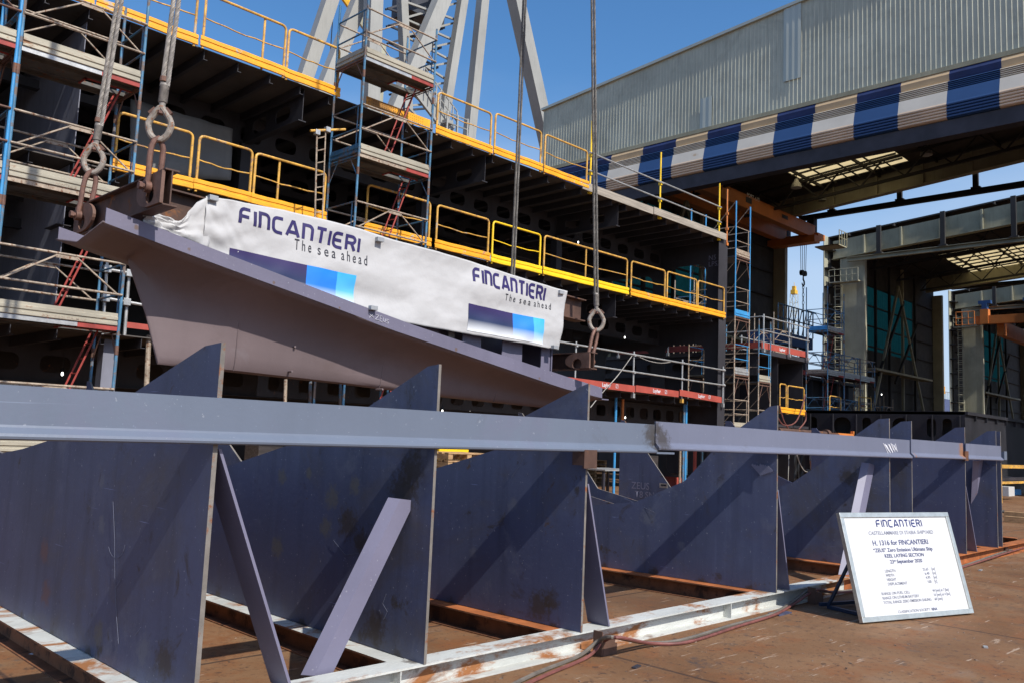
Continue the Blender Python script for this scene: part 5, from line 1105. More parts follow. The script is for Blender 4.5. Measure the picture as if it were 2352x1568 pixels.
# orange underslung bridge crane in the nearest hall
oc = thing("bridge_crane", (54,32,20), "orange twin girder bridge crane hung under the nearest hall's roof", "bridge crane")
e1, e2 = A(1870,520,X=68.6), A(1870,544,X=68.6)
def girder(y, zt2, zb2, x1=68.8):
    b = MB(); b.box((40,y,zb2),(x1,y+.7,zt2)); b.box((40,y-.05,zt2),(x1,y+.75,zt2+.06)); b.build("girder", M['orange'], oc)
girder(e1.y, 20.45, 19.5); girder(e1.y+2.6, 20.45, 19.5)
b = MB(); b.box((67.6,e1.y-.5,18.9),(68.6,e1.y+4,19.49)); b.box((68.7,e1.y-.3,19.4),(70.0,e1.y+3.6,19.9)); b.build("end_carriage", M['orange'], oc)
for q in (.2, 2.6): b = MB(); b.box((68.9,e1.y+q,19.9),(69.6,e1.y+q+.6,21.4)); b.build("hanger", M['halldark'], oc)
b = MB(); b.box((69.8,e1.y-1.6,18.9),(71.4,e1.y+.5,19.0))
for q in range(4): b.cyl((69.9+q*.5,e1.y-1.6,19),(69.9+q*.5,e1.y-1.6,20.2),.04,5)
for z in (19.6,20.2): b.cyl((69.9,e1.y-1.6,z),(71.4,e1.y-1.6,z),.03,5)
b.build("service_platform", M['hallolive'], oc)
def plq(px0, py0, px1, py1, txt, m):
    yy = e1.y-.01; a, c_ = A(px0,py0,Y=yy), A(px1,py1,Y=yy); b = MB(); b.box((a.x,yy-.03,c_.z),(c_.x,yy-.012,a.z)); b.build("plaque", M['darksteel'], oc)
    if txt: text_mesh(txt, M['chalk'], lambda u, v: Vector((a.x+.1+u, yy-.035, c_.z+.45+v)), .42, oc, "lettering", bold=True)
plq(1713,452,1726,470,"PORT. t.10",0); plq(1796,492,1809,506,None,0)
hk = A(1845,628,Y=e1.y+1.2)
tro = thing("hoist_block", hk, "black crane hook block hanging on thin ropes from the orange crane", "hook block")
b = MB()
for dx in (-.55,-.2,.2,.55): b.cyl(hk+V(dx*.8,0,0), V(hk.x+dx,hk.y,19.3), .025, 5)
b.build("hoist_rope", M['black'], tro)
b = MB(); b.cyl(hk+V(-.26,-.12,0), hk+V(-.26,.12,0), .24, 14); b.cyl(hk+V(.26,-.12,0), hk+V(.26,.12,0), .24, 14); b.box(hk-V(.25,.1,.2), hk+V(.25,.1,.1)); b.build("sheave_block", M['black'], tro)
b = MB(); b.tube([hk+V(0,0,-.2), hk+V(0,0,-.55), hk+V(.17,0,-.70), hk+V(.2,0,-.95), hk+V(0,0,-1.12), hk+V(-.2,0,-.97), hk+V(-.21,0,-.85)], [.05,.07,.07,.07,.07,.05,.03], 8); b.build("hook", M['black'], tro, True)
hc = hk+V(0,0,-1.05); zl_ = A(1846,720,Y=hk.y).z; n = int((hc.z-zl_)/.34)
b = MB()
for i in range(n):
    c_ = hc-V(0,0,.15+i*.34); ax_ = V(1,0,0) if i % 2 else V(0,1,0); b.tube([c_+ax_*.08*math.cos(a)+V(0,0,.2*math.sin(a)) for a in [2*math.pi*k/8 for k in range(8)]], .028, 5, True)
tag(b.build("hanging_chain", M['black'], None, True), "black chain hanging from the hook block in front of the sky", "chain")
# orange crane of the far hall
o2 = thing("bridge_crane", (125,20,18), "small orange bridge crane with blue trolley wheels at the right edge", "bridge crane")
a = A(2249,727,X=114.3); 
b = MB(); b.box((114.0,a.y-7.2,a.z-1.0),(114.8,a.y+.3,a.z+.0)); b.box((113.9,a.y-1.1,a.z-1.0),(114.9,a.y-.2,a.z+.8)); b.box((113.9,a.y-6,a.z-1.0),(114.9,a.y-5.1,a.z+.8)); b.build("end_carriage", M['orange'], o2)
for q in (-2.6,-5.8): b = MB(); b.box((114.8,a.y+q,a.z-2.4),(145,a.y+q+.8,a.z-.7)); b.build("girder", M['orange'], o2)
for q in (-.65,-5.5): b = MB(); b.box((114.0,a.y+q-.3,a.z+.8),(114.8,a.y+q+.3,a.z+1.5)); b.box((114.1,a.y+q-.7,a.z+1.5),(114.7,a.y+q+.7,a.z+1.9)); b.build("trolley", M['blueclean'] if False else M['fabblue'], o2)
b = MB(); 
for q in range(4): b.cyl((113.8,a.y+.4+q*.7,a.z-1),(113.8,a.y+.4+q*.7,a.z+.6),.06,5)
for z in (-1,-.2,.6): b.cyl((113.8,a.y+.4,a.z+z),(113.8,a.y+2.5,a.z+z),.05,5)
b.build("service_platform", M['orange'], o2)

# ------------------------------------------------------------------ big grey yard crane
cr_ = thing("yard_crane", (48,62,0), "huge pale grey yard crane with boxed raking legs behind the ship block", "yard crane")
def leg(pt, pb_, y, w_, m='crane', ext=1.0, nm="leg", d_=None):
    a, c_ = A(*pt, Y=y), A(*pb_, Y=y); d = (a-c_); a = c_+d*1.5; c_ = c_-d*((c_.z)/d.z*.98) if ext else c_
    sp = d.normalized(); b = MB(); b.bar(c_, a, w_, d_ or w_, (.06,1,0)); o = b.build(nm, M[m], cr_); return o
leg((759,0),(703,170),64,1.15); leg((827,0),(752,188),60,1.15); leg((858,0),(850,240),58,1.2)
leg((1015,0),(912,245),58,1.25); leg((1109,0),(1078,311),62,.95); leg((1185,0),(1258,330),66,1.45)
ta, tb = A(923,0,Y=60), A(933,245,Y=60); leg((924,0),(935,250),60,.75,'crane'); leg((1063,0),(1017,290),60,.8,'crane')
def ltx(f, side):  # point on either lattice chord
    a = A(924+11*f, 250*f, Y=60.8) if side == 0 else A(1063-46*f, 290*f, Y=60.8); return a
for i in range(9):
    f0, f1 = -.15+i*.16, -.15+(i+1)*.16
    for (q, m2, dy) in ((0,'crane',0),(1,'cranedark',2.2)):
        b = MB(); b.bar(ltx(f0,0)+V(0,dy,0), ltx(f1,1)+V(0,dy,0), .18, .18, (0,1,0)); b.build("lattice_brace", M[m2], cr_)
        b = MB(); b.bar(ltx(f0,1)+V(0,dy+.3,0), ltx(f1,0)+V(0,dy+.3,0), .18, .18, (0,1,0)); b.build("lattice_brace", M[m2], cr_)
p0, p1 = A(945,-5,Y=62), A(1020,60,Y=62); b = MB(); b.box((p0.x,62,p1.z),(p1.x,65,p0.z+3)); b.build("machinery_house", M['cranedark'], cr_)
p0, p1 = A(862,162,Y=63), A(898,205,Y=63); b = MB(); b.box((p0.x,63,p1.z),(p1.x,65,p1.z+1.2)); b.cyl((p0.x,63,p1.z),(p0.x,63,p0.z+1),.12,5); b.cyl((p1.x,63,p1.z),(p1.x,63,p0.z+1),.12,5); b.cyl((p0.x,63,p0.z),(p1.x,63,p0.z),.1,5); b.build("landing", M['cranedark'], cr_)
s0, s1 = A(960,205,Y=57), A(1036,305,Y=57); b = MB(); b.bar(s0, s1, 1.4, .25, (0,1,0))
for dy in (-.7,.7):
    for h_ in (.9,1.8): b.cyl(s0+V(0,dy,h_), s1+V(0,dy,h_), .07, 5)
    for q in range(9): p = s0+(s1-s0)*q/8; b.cyl(p+V(0,dy,0), p+V(0,dy,1.8), .06, 5)
b.build("stair", M['crane'], cr_)
p0, p1 = A(1026,273,Y=56), A(1041,287,Y=56); b = MB(); b.box((p0.x,56,p1.z),(p1.x,56.6,p0.z)); b.build("control_box", M['crane'], cr_)
b = MB(); p = A(1050,300,Y=56); 
for dx in (-1.2,0,1.2): b.cyl(p+V(dx,0,-3), p+V(dx,0,1.4), .1, 5)
for z in (-.6,.4,1.3): b.cyl(p+V(-1.2,0,z), p+V(1.2,0,z), .07, 5)
b.build("railing", M['crane'], cr_)
# yellow jib far behind, and distant lattice cranes
jb = thing("distant_crane", (60,105,0), "distant yellow lattice crane jib between the grey legs at top", "crane")
j0, j1 = A(776,-20,Y=105), A(865,105,Y=105); b = MB()
for o_ in (V(0,0,0),V(0,0,2.2)): b.cyl(j0+o_, j0+(j1-j0)*.55+o_, .35, 5)
for q in range(12): p = j0+(j1-j0)*q/22; b.cyl(p, p+(j1-j0)/22+V(0,0,2.2), .2, 4)
b.build("jib", M['jibyellow'], jb)
b = MB()
for o_ in (V(0,0,0),V(0,0,2.2)): b.cyl(j0+(j1-j0)*.55+o_, j1+o_, .35, 5)
for q in range(12,22): p = j0+(j1-j0)*q/22; b.cyl(p, p+(j1-j0)/22+V(0,0,2.2), .2, 4)
b.build("jib_lower", M['halllight'], jb)
b = MB(); b.cyl(j1, V(j1.x,j1.y,0), 1.5, 8); b.build("mast", M['halllight'], jb); b = MB(); q = A(767,0,Y=105); b.cyl(q, V(q.x,q.y,20), .09, 4); b.build("hoist_rope", M['black'], jb)
tb0_ = A(1816,800,Y=200)
dc = thing("distant_crane", (tb0_.x,tb0_.y,0), "distant pale lattice tower crane with yellow head seen between the halls", "crane")
def lattice(base, top, wb_, wt_, m, parent, n=12, r=.22):
    b = MB(); cor = [(-1,-1),(1,-1),(1,1),(-1,1)]
    for i in range(n):
        f0, f1 = i/n, (i+1)/n; q0, q1 = base+(top-base)*f0, base+(top-base)*f1; w0, w1 = wb_+(wt_-wb_)*f0, wb_+(wt_-wb_)*f1
        C0 = [q0+V(a*w0/2,c_*w0/2,0) for a, c_ in cor]; C1 = [q1+V(a*w1/2,c_*w1/2,0) for a, c_ in cor]
        for k in range(4): b.cyl(C0[k], C1[k], r, 4); b.cyl(C0[k], C1[(k+1) % 4], r*.6, 4); b.cyl(C1[k], C1[(k+1) % 4], r*.6, 4)
    return b.build("lattice_tower", M[m], parent)
tb_, tt_ = A(1816,800,Y=200), A(1824,676,Y=200); lattice(V(tb_.x,tb_.y,0), tt_, 6.2, 2.8, 'halllight', dc, 18, .13)
b = MB(); b.box(tt_-V(1.5,1.2,0), tt_+V(1.5,1.2,2)); b.box(tt_+V(-.8,-.8,2), tt_+V(.8,.8,4.0)); b.cyl(tt_+V(0,0,4.0), tt_+V(0,0,6), .12, 5); b.build("crane_head", M['jibyellow'], dc)
b = MB(); q = A(1818,792,Y=199); b.box(q-V(4,1,.5), q+V(4,1,.5)); b.build("gallery", M['jibyellow'], dc)
# distant ships / superstructure in the gap between halls
for i, (px, py, w_, h_, m, lab, nm, cat) in enumerate(((2166,915,70,26,'farblue',"distant dark blue hull in the gap between the halls","distant_ship","ship"), (2163,893,18,5,'fabblue',"small blue cabin with yellow frame in the gap between the halls","deck_cabin","cabin"), (1055,296,1,1,None,"","",""))):
    if m is None: continue
    q = A(px, py+12, Y=100); s_ = (q-CAM).dot(_f)/FOC; b = MB(); ww, hh = w_*s_*.8, h_*s_
    b.hexa([(q.x-ww,q.y,q.z-hh*.5),(q.x+ww,q.y,q.z-hh*.5),(q.x+ww,q.y+8,q.z-hh*.5),(q.x-ww,q.y+8,q.z-hh*.5),(q.x-ww*1.05,q.y,q.z+hh*.5),(q.x+ww*1.05,q.y,q.z+hh*.5),(q.x+ww*1.05,q.y+8,q.z+hh*.5),(q.x-ww*1.05,q.y+8,q.z+hh*.5)]) if i else b.hexa([(q.x-ww,q.y,0),(q.x+ww,q.y,0),(q.x+ww,q.y+20,0),(q.x-ww,q.y+20,0),(q.x-ww*1.1,q.y,q.z+hh*.5),(q.x+ww*1.1,q.y,q.z+hh*.5),(q.x+ww*1.1,q.y+20,q.z+hh*.5),(q.x-ww*1.1,q.y+20,q.z+hh*.5)])
    t = thing(nm, (q.x,q.y,0), lab, cat); b.build("hull" if i == 0 else "cabin_body", M[m], t)
    b = MB()
    for k in range(9): xx = q.x-ww+2*ww*k/8; b.cyl((xx,q.y-.3,q.z+hh*.5),(xx,q.y-.3,q.z+hh*.5+2.4),.14,4)
    b.cyl((q.x-ww,q.y-.3,q.z+hh*.5+2.4),(q.x+ww,q.y-.3,q.z+hh*.5+2.4),.14,4); b.build("deck_railing", M['galv' if i == 0 else 'yellow'], t)

# ------------------------------------------------------------------ small things in and under the ship block
for i, (px, py, y) in enumerate(((143,858,17.0),(1435,775,16.5),(1704-10,549,17.5),(1080,940,16.5),(1436,958,16),(1016,943,16.2),(1467,962,17.5),(1204,962,16.5),(2040-15,905,15.5))):
    if i == 2: y = 17.2
    if i == 2: px, py = 1328, 557
    p = A(px, py, Y=y); t = thing("work_lamp", p, "small lit cage work lamp, " + ["below the left scaffold tower","inside the block right of the hanging shackle","inside the middle deck behind the guardrail","under the fin's tip above the long side beam","just above the joint of the side beams","beside the second plate's peak","just right of the side beam joint","beside the third plate's peak","on the low scaffold bay by the hall"][i], "work lamp", "small lit work lamps in the ship block")
    b = MB(); b.tube([p-V(0,0,.035), p-V(0,0,.015), p+V(0,0,.015), p+V(0,0,.035)], [.008,.022,.022,.012], 10); b.build("bulb", M['lamp'], t)
    b = MB(); b.cyl(p+V(0,0,.036), p+V(0,0,.10), .045, 8, .03); b.cyl(p+V(0,0,.12), p+V(0,0,.5), .006, 5); b.build("holder", M['black'], t)
# props and tubes under / beside the block at left
def pole(px0, py0, px1, py1, y, r, m, lab, nm="steel_prop"):
    a, c_ = A(px0,py0,Y=y), A(px1,py1,Y=y); b = MB(); b.cyl(a, c_, r, 9); return tag(b.build(nm, M[m], None, True), lab, "prop" if nm == "steel_prop" else "tube")
pole(342,770,330,1010,15.2,.045,'beige',"white and rust coloured prop below the hull section's stern")
pole(656,870,652,1020,15.2,.035,'beige',"thin rusty prop seen under the fin left of centre")
pole(713,875,710,1020,15.6,.035,'blue',"thin blue prop under the fin beside the rusty one"); pole(782,880,779,1020,15.3,.03,'blue',"thin blue prop under the fin's middle")
pole(874,895,872,1020,15.9,.03,'blue',"short blue prop under the fin right of its middle")
t = thing("tube_railing", A(270,740,Y=15.0), "galvanised tube railing with couplers beside the left tower", "tube railing")
b = MB()
for (a, c_) in (((246,600),(235,770)),((297,625),(286,770))): b.cyl(A(*a,Y=15), A(*c_,Y=15), .028, 8)
b.build("post", M['galv'], t, True); b = MB()
for (a, c_) in (((240,618),(300,628)),((236,684),(335,702))): b.cyl(A(*a,Y=14.95), A(*c_,Y=14.95), .027, 8)
b.build("rail", M['galv'], t, True); b = MB()
for q in ((246,618),(297,628),(242,685),(290,694)): p = A(*q,Y=14.95); b.box(p-V(.06,.05,.06), p+V(.06,.03,.06))
b.build("coupler", M['galv'], t, bevel=.006)
b = MB(); a = A(290,742,Y=15); c_ = A(360,758,Y=15); b.box((a.x,15,c_.z-.02),(c_.x+.6,15.03,a.z+.02)); tag(b.build("toe_board", M['layher'], None), "plain red toe board beside the stern edge of the hull section", "toe board")
pole(215,560,205,900,14.9,.03,'blueclean',"bright blue upright tube behind the left tower's ladder",'scaffold_tube') if False else None
t = thing("coupler_tube", A(760,302,Y=14.4), "short rusty yellow tube with swivel couplers left of the middle tower", "scaffold tube")
a, c_ = A(713,301,Y=14.2), A(793,298,Y=14.2); b = MB(); b.cyl(a, c_, .025, 8); b.build("tube", M['railyel'], t, True)
b = MB(); q = A(728,305,Y=14.2); e_ = A(722,560,Y=14.2); b.cyl(q, e_, .018, 7)
q2_ = A(748,300,Y=14.2); e2_ = A(738,560,Y=14.2); b.cyl(q2_, e2_, .014, 7)
for k in range(9): f = (k+.5)/9; b.cyl(q+(e_-q)*f, q2_+(e2_-q2_)*f, .012, 5)
b.build("hanging_ladder", M['beige'], t, True)
b = MB(); b.box(q-V(.05,.05,.05), q+V(.05,.05,.05)); q = A(752,299,Y=14.2); b.box(q-V(.05,.05,.05), q+V(.05,.05,.05)); b.build("coupler", M['galv'], t, bevel=.006)
# behind the cradle: table, pallets, machine, tubes
def atg(px, py, z=0): return A(px, py, Z=z)
tb2 = A(1400,1076,Y=12.5); t = thing("work_table", (tb2.x,tb2.y,0), "thin steel work table behind the third and fourth cradle plates", "work table")
b = MB(); b.box((tb2.x-.55,12.2,tb2.z-.03),(tb2.x+.8,13.2,tb2.z)); b.build("table_top", M['galv'], t)
for dx, dy in ((-.5,12.25),(.75,12.25),(-.5,13.1),(.75,13.1)): b = MB(); b.box((tb2.x+dx-.03,dy,0),(tb2.x+dx+.03,dy+.05,tb2.z-.03)); b.build("leg", M['darksteel'], t)
for i, (px, py, y, lab) in enumerate(((1530,1062,21,"pallet stack seen through the notch of the fourth plate"), (1565,1052,23,"second pallet stack farther back through the notch"), (1050,1050,13.5,"pallet stack behind the second plate by the yellow machine"), (1350,1060,20,"pallet stack behind the third plate"), (1925,1050,22,"pallet stack right of the black hoses"))):
    p = A(px, py, Y=y); t = thing("pallet_stack", (p.x,p.y,0), lab, "pallet stack", "pallet stacks behind the cradle")
    n = max(3, int((p.z+.25)/.16))
    for k in range(n):
        b = MB(); z = k*.16
        for q in range(5): b.box((p.x-.6,p.y-.4+q*.2,z+.11),(p.x+.6,p.y-.4+q*.2+.12,z+.135))
        for q in (-.6,-.08,.48): b.box((p.x+q,p.y-.4,z),(p.x+q+.12,p.y+.5,z+.1))
        b.build("pallet", M['palletwood'], t)
p = A(1045,1048,Y=15.5); t = thing("yellow_machine", (p.x,p.y,0), "small yellow welding machine standing behind the second cradle plate", "machine")
b = MB(); b.box((p.x-.5,p.y,.15),(p.x+.45,p.y+.8,p.z+.25)); b.build("cabinet", M['yellow2'], t, bevel=.03)
b = MB(); b.box((p.x-.35,p.y-.03,.5),(p.x+.1,p.y-.005,p.z+.1)); b.build("front_grille", M['black'], t)
for dx in (-.4,.35): b = MB(); b.cyl((p.x+dx,p.y-.02,.13),(p.x+dx,p.y+.1,.13),.13,12); b.build("wheel", M['black'], t)
for i, (px, m, y, lab) in enumerate(((1411,'blueclean',15.5,"bright blue prop left of the timber seen above the table"),(1427,'orange',15.8,"orange prop above the table"),(1574,'blueclean',15.4,"bright blue prop seen in the notch of the fourth plate"),(1596,'layher',16.2,"thick red orange prop in the notch of the fourth plate"),(1612,'blue',17.0,"thin dark blue prop at the right of the notch"),(1562,'beige',16.5,"short pale prop left of the bright blue one in the notch"),(1560-5,'blue',15.4,"blue prop above the side beam joint"))):
    if i == 6: px = 1569
    p = A(px, 1060, Y=y); b = MB(); b.cyl((p.x,y,0),(p.x,y,3.0),.04 if m != 'layher' else .06,9); tag(b.build("steel_prop", M[m], None, True), lab, "prop", "props under the ship block")
p = A(1568,1106,Y=17); b = MB(); b.box((p.x-.4,17,0),(p.x+.4,17.6,p.z+.2)); tag(b.build("counterweight", M['layher'], None, bevel=.02), "rusty red block on the ground in the notch of the fourth plate", "block")
t = thing("hose_bundle", A(1838,1100,Y=14), "bundle of black hoses hanging left of the standing worker", "hose bundle")
b = MB()
for k in range(9): a = A(1826+k*2.6, 1030, Y=14+.03*(k % 3)); pts = [a+V(math.sin(q*1.3+k)*.03, 0, -q*.12) for q in range(10)]; b.tube(pts, .028, 6)
b.build("hoses", M['black'], t, True)
hose("cable", [A(1812,1040,Y=13.5), A(1811,1075,Y=13.5), A(1810,1110,Y=13.5)], .012, M['cable'], "straight pale cable hanging left of the black hoses", "cable")
hose("cable", [A(1829,1040,Y=13.4), A(1838,1065,Y=13.4), A(1848,1080,Y=13.4), A(1858,1083,Y=13.4)], .016, M['cable'], "curved pale cable looping towards the standing worker", "cable")
a, c_ = A(1787,988,Y=12.5), A(1898,996,Y=12.5); b = MB(); b.cyl(a, c_, .09, 14); b.cyl(c_, c_+V(.9,0,0), .05, 10); b.cyl(c_-V(.1,0,0), c_+V(.1,0,0), .15, 12); tag(b.build("roller", M['brownsteel'], None, True), "long brown steel roller lying behind the fourth plate", "roller")
p = A(1945,996,Y=12.6); b = MB(); b.box((p.x-.7,12.6,p.z-.3),(p.x+.6,13.2,p.z+.02)); b.box((p.x+.55,12.6,p.z),(p.x+.62,12.7,p.z+.12)); tag(b.build("steel_bin", M['orange'], None), "orange steel bin rim above the far side beam", "bin")
# yellow trestle and goods at the right edge
q = A(2330,1120,Y=8.5); t = thing("trestle", (q.x,q.y,0), "yellow tubular trestle frame at the right edge", "trestle")
x0, x1, z1 = A(2300,1120,Y=8.6).x, A(2352,1120,Y=8.6).x+1.2, A(2300,1066,Y=8.6).z
b = MB()
for x in (x0+.05, x1): b.box((x-.05,8.6,0),(x+.05,8.7,z1))
b.box((x0,8.6,z1-.12),(x1,8.72,z1)); b.box((x0+.1,8.6,.75),(x1-.05,8.7,.83)); b.build("frame", M['railyel'], t, bevel=.006)
b = MB(); b.box((x0+.1,8.8,.84),(x1-.1,9.4,.95)); b.build("shelf_goods", M['darksteel'], t)
q = A(2318,1160,Y=10); b = MB(); b.box((q.x,10,0),(q.x+.8,10.6,.5)); tag(b.build("white_crate", M['board'], None, bevel=.01), "small white crate beneath the yellow trestle", "crate")
q = A(2345,1170,Y=10); b = MB(); b.box((q.x,10.2,0),(q.x+.9,10.8,.35)); tag(b.build("blue_crate", M['blueclean'], None, bevel=.01), "blue crate at the extreme right under the trestle", "crate")
for i, (px, py) in enumerate(((2306,1198),(2306,1186))):
    a = A(px, py, Z=GZ); b = MB(); b.box((a.x,a.y-3.2,GZ),(a.x+.2,a.y-.0,.27)); tag(b.build("timber_beam", M['palletwood'], None), ["nearer","farther"][i]+" flat timber beam on the ground by the trestle", "timber", "timbers by the trestle")
# red curved hoses beside the guardrail
for i, pts in enumerate(([(1782,1010-60),(1800,975),(1830,965),(1850,905)], [(1790,930),(1800,965),(1812,985)], [(1850,945),(1850,965),(1835,985)])):
    hose("hose", [A(a, c_, Y=14.6) for a, c_ in pts], .025, M['hosered'], "red hose draped by the small orange guardrails, %s loop" % ["long","left","right"][i], "hose")

# more scaffolding and goods in the shaded yard between the blocks and the halls
for i, (px, Y_, z0_, lab) in enumerate(((1730,17.5,[2.3,4.3],"dark tube scaffold bay beside the slim towers"),(1776,19.5,[2.4,4.4,6.2],"tall narrow scaffold bay behind the orange guardrails"),(1960,24.0,[2.6,4.8],"rear scaffold bay left of the hall column's foot"),(2030,26.0,[2.2,4.2],"rear scaffold bay right of the hall column's foot"),(1560,19.2,[2.2,4.2],"inner scaffold bay seen through the lower end frame"),(1590,20.6,[5.9+1.2],"inner scaffold bay seen through the upper end frame"))):
    xx = A(px,900,Y=Y_).x; tower(xx, 1.8, Y_, 1.0, z0_, z0_[-1]+1.8, .13 if i != 5 else 5.2, lab, cols=('beige' if i % 2 else 'rusttube','beige','galv' if i % 2 else 'toe','blue'), ladder=(i % 2 == 0))
for i, (pa_, pb_) in enumerate(((1905,1932),(1972,2002))):
    x0, x1 = A(pa_,950,Y=17.2).x, A(pb_,950,Y=17.2).x; guard(x0, x1, A(pb_,962,Y=17.2).z, "small yellow guard frame above the low dark panel, %s one" % ["left","right"][i], y=17.2, board=(i == 0))
for i, (px, Y_, h_, m, lab) in enumerate(((1700,18.5,1.1,'brownsteel',"rusty steel drum in the shade behind the slim tower"),(1752,18.0,1.4,'farblue',"blue tool container in the shade by the second block"),(1905,16.5,1.2,'rusttube',"rusty welding cabinet in front of the third block"))):
    p = A(px,985,Y=Y_); b = MB(); 
    if i == 0: b.cyl((p.x,Y_,.13),(p.x,Y_,.13+h_),.32,16)
    else: b.box((p.x-.6,Y_,.2),(p.x+.6,Y_+.8,.13+h_)); b.box((p.x-.55,Y_-.02,.4),(p.x-.02,Y_-.005,h_)); b.box((p.x+.02,Y_-.02,.4),(p.x+.55,Y_-.005,h_)); b.box((p.x-.6,Y_+.1,.13),(p.x-.5,Y_+.7,.199)); b.box((p.x+.5,Y_+.1,.13),(p.x+.6,Y_+.7,.199))
    tag(b.build(("steel_drum","tool_container","welding_cabinet")[i], M[m], None, bevel=.01), lab, ("drum","container","cabinet")[i])
# small grit, slag and offcuts on the yard floor
dbm = MB(); rg = random.Random(3)
for i in range(1500):
    d = rg.uniform(2.2, 16)**1.0; a_ = rg.uniform(-.75, .62); x = d*math.cos(.7786+a_*.9-.25); y = d*math.sin(.7786+a_*.9-.25)
    s_ = rg.choice((.003,.004,.005,.007,.010)); h_ = s_*rg.uniform(.4,.9); q = rg.uniform(0,3.1); c, sn = math.cos(q)*s_, math.sin(q)*s_; k = rg.uniform(.6,2.4)
    dbm.hexa([(x-c*k,y-sn*k,GZ),(x+sn,y-c,GZ),(x+c*k,y+sn*k,GZ),(x-sn,y+c,GZ),(x-c*k*.7,y-sn*k*.7,GZ+h_),(x+sn*.7,y-c*.7,GZ+h_),(x+c*k*.7,y+sn*k*.7,GZ+h_),(x-sn*.7,y+c*.7,GZ+h_)])
o = dbm.build("grit", M['grit'], None); tag(o, "fine grit, slag and weld spatter scattered over the rusty yard floor", "grit", kind="stuff")
for i, (px, py, ln, an, m, lab) in enumerate(((2265,1488,.06,.4,'galv',"short bright metal offcut on the floor at lower right"),(1455,1535,.09,.2,'darksteel',"small dark steel offcut on the floor before the floor beam"),(2250,1310,.12,.1,'magnet',"grey flat offcut beside the farthest bracket"),(70,1505,.05,.6,'chalk',"cigarette sized welding rod stub on the floor at lower left"))):
    p = A(px, py, Z=GZ); d = V(math.cos(an), math.sin(an), 0); b = MB(); b.bar(p+V(0,0,.006), p+d*ln+V(0,0,.006), .03 if i != 4 else .008, .01); tag(b.build("offcut", M[m], None), lab, "offcut")

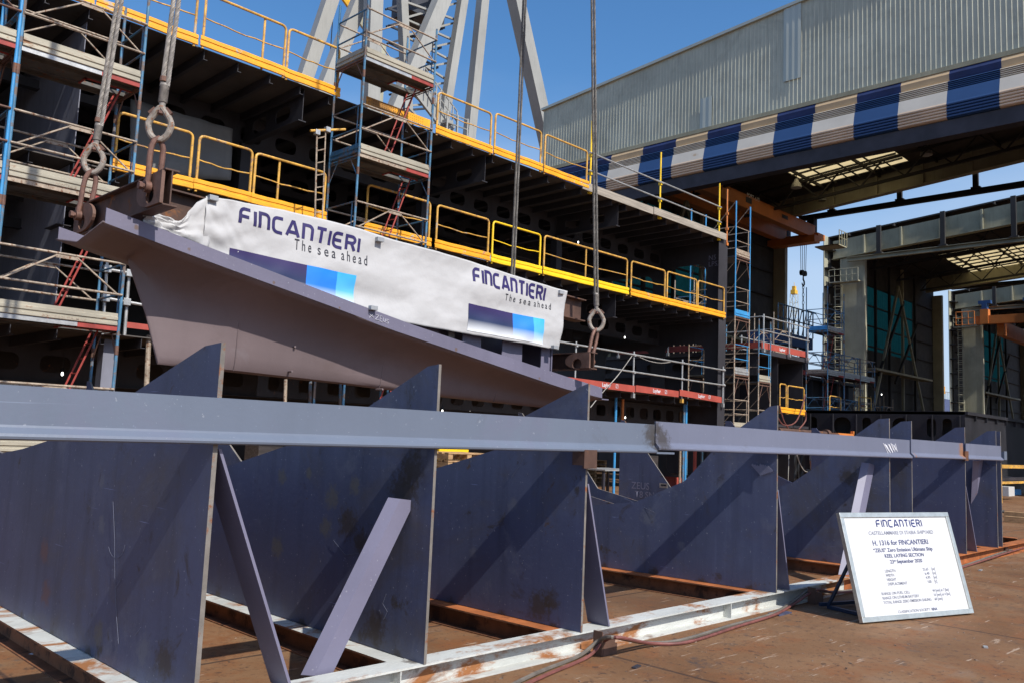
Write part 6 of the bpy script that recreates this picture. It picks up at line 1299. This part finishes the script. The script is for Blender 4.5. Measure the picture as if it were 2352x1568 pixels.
# ------------------------------------------------------------------ people
def skinned(name, verts, edges, rad, m, parent):
    me = bpy.data.meshes.new(name); org = wloc(parent); me.from_pydata([Vector(v)-org for v in verts], edges, []); o = bpy.data.objects.new(name, me); COL.objects.link(o); o.parent = parent; me.materials.append(m)
    s_ = o.modifiers.new("skin", 'SKIN'); s_.use_smooth_shade = True
    for i, r in enumerate(rad): me.skin_vertices[0].data[i].radius = (r, r) if not isinstance(r, tuple) else r
    me.skin_vertices[0].data[0].use_root = True
    q = o.modifiers.new("sub", 'SUBSURF'); q.levels = q.render_levels = 2; return o
def person(base, yaw, lab, stride=.0, shirt='shirt'):
    t = thing("person", base, lab, "person"); c, s_ = math.cos(yaw), math.sin(yaw)
    def W(x, y, z): return (base.x+x*c-y*s_, base.y+x*s_+y*c, base.z+z)
    # x = sideways, y = forward
    v = [W(0,0,.95), W(0,0,1.15), W(0,0,1.38), W(0,0,1.48), W(0,.01,1.56), W(-.20,0,1.40), W(-.25,.0,1.12), W(-.25,.09,.90), W(.20,0,1.40), W(.25,0,1.12), W(.25,.09,.90), W(-.10,0,.90), W(-.11,stride*.5+.02,.50), W(-.12,stride,.09), W(-.12,stride+.17,.04), W(.10,0,.90), W(.11,-stride*.4+.02,.50), W(.12,-stride,.09), W(.12,-stride+.17,.04)]
    e = [(0,1),(1,2),(2,3),(3,4),(2,5),(5,6),(6,7),(2,8),(8,9),(9,10),(0,11),(11,12),(12,13),(13,14),(0,15),(15,16),(16,17),(17,18)]
    r = [(.155,.115),(.14,.10),(.16,.11),.06,.055,.06,.045,.032,.06,.045,.032,.09,.062,.042,.038,.09,.062,.042,.038]
    skinned("body", v, e, r, M['skin'], t)
    skinned("shirt", [W(0,0,.98), W(0,0,1.18), W(0,0,1.38), W(0,0,1.46), W(-.20,0,1.40), W(-.245,0,1.16), W(.20,0,1.40), W(.245,0,1.16)], [(0,1),(1,2),(2,3),(2,4),(4,5),(2,6),(6,7)], [(.17,.13),(.155,.115),(.175,.125),.07,.072,.06,.072,.06], M[shirt], t)
    skinned("trousers", [W(0,0,.97), W(-.10,0,.88), W(-.11,stride*.5+.02,.50), W(-.12,stride,.12), W(.10,0,.88), W(.11,-stride*.4+.02,.50), W(.12,-stride,.12)], [(0,1),(1,2),(2,3),(0,4),(4,5),(5,6)], [(.17,.13),.105,.078,.062,.105,.078,.062], M['trouser'], t)
    for sx_, yy in ((-.12,stride),(.12,-stride)): skinned("shoe", [W(sx_,yy-.05,.05), W(sx_,yy+.08,.05), W(sx_,yy+.21,.035)], [(0,1),(1,2)], [.052,.055,.04], M['black'], t)
    hd = skinned("head", [W(0,.01,1.50), W(0,.015,1.60), W(0,.02,1.68), W(0,.01,1.75), W(0,.12,1.635), W(0,.105,1.58)], [(0,1),(1,2),(2,3),(1,4),(1,5)], [.052,.075,.088,.06,.014,.022], M['skin'], t)
    for sx_ in (-.035,.035):
        b = MB(); p = Vector(W(sx_,.098,1.665)); b.box(p-V(.012,.012,.007), p+V(.012,.012,.007)); b.build("eye", M['black'], t)
        b = MB(); p = Vector(W(sx_*2.6,.01,1.64)); b.tube([p-V(0,0,.03), p, p+V(0,0,.03)], [.006,.016,.006], 6); b.build("ear", M['skin'], t, True)
    skinned("hair", [W(0,-.03,1.66), W(0,0,1.74), W(0,.04,1.76)], [(0,1),(1,2)], [.085,.08,.05], M['hair'], t)
    for sx_, sd in ((-.25,-1),(.25,1)):
        vs = [W(sx_,.09,.90), W(sx_,.105,.855), W(sx_,.12,.82)]; ed = [(0,1),(1,2)]; rr = [.026,(.036,.02),(.034,.016)]
        for f in range(4):
            o_ = -.024+f*.016; ln = (.075,.085,.08,.062)[f]; n_ = len(vs)
            vs += [W(sx_+o_*.3,.12+o_,.80), W(sx_+o_*.3-sd*.006,.125+o_,.80-ln*.55), W(sx_+o_*.3-sd*.02,.12+o_,.80-ln)]; ed += [(2,n_),(n_,n_+1),(n_+1,n_+2)]; rr += [.010,.009,.007]
        n_ = len(vs); vs += [W(sx_-sd*.01,.145,.85), W(sx_-sd*.02,.17,.815)]; ed += [(1,n_),(n_,n_+1)]; rr += [.011,.009]
        skinned("hand", vs, ed, rr, M['skin'], t)
    return t
pp = A(1874,1060,Y=10.5); person(V(pp.x,10.5,GZ), -2.2, "worker in a blue-grey shirt mostly hidden behind the fifth cradle plate")
pf_ = A(2312,1178,Z=GZ); d_ = (pf_-CAM); person(V(pf_.x-.25,pf_.y+.42,GZ), -2.6, "worker in brown trousers and black shoes behind the last cradle plates", .28)
for k, a in list(MATS.items()): pass
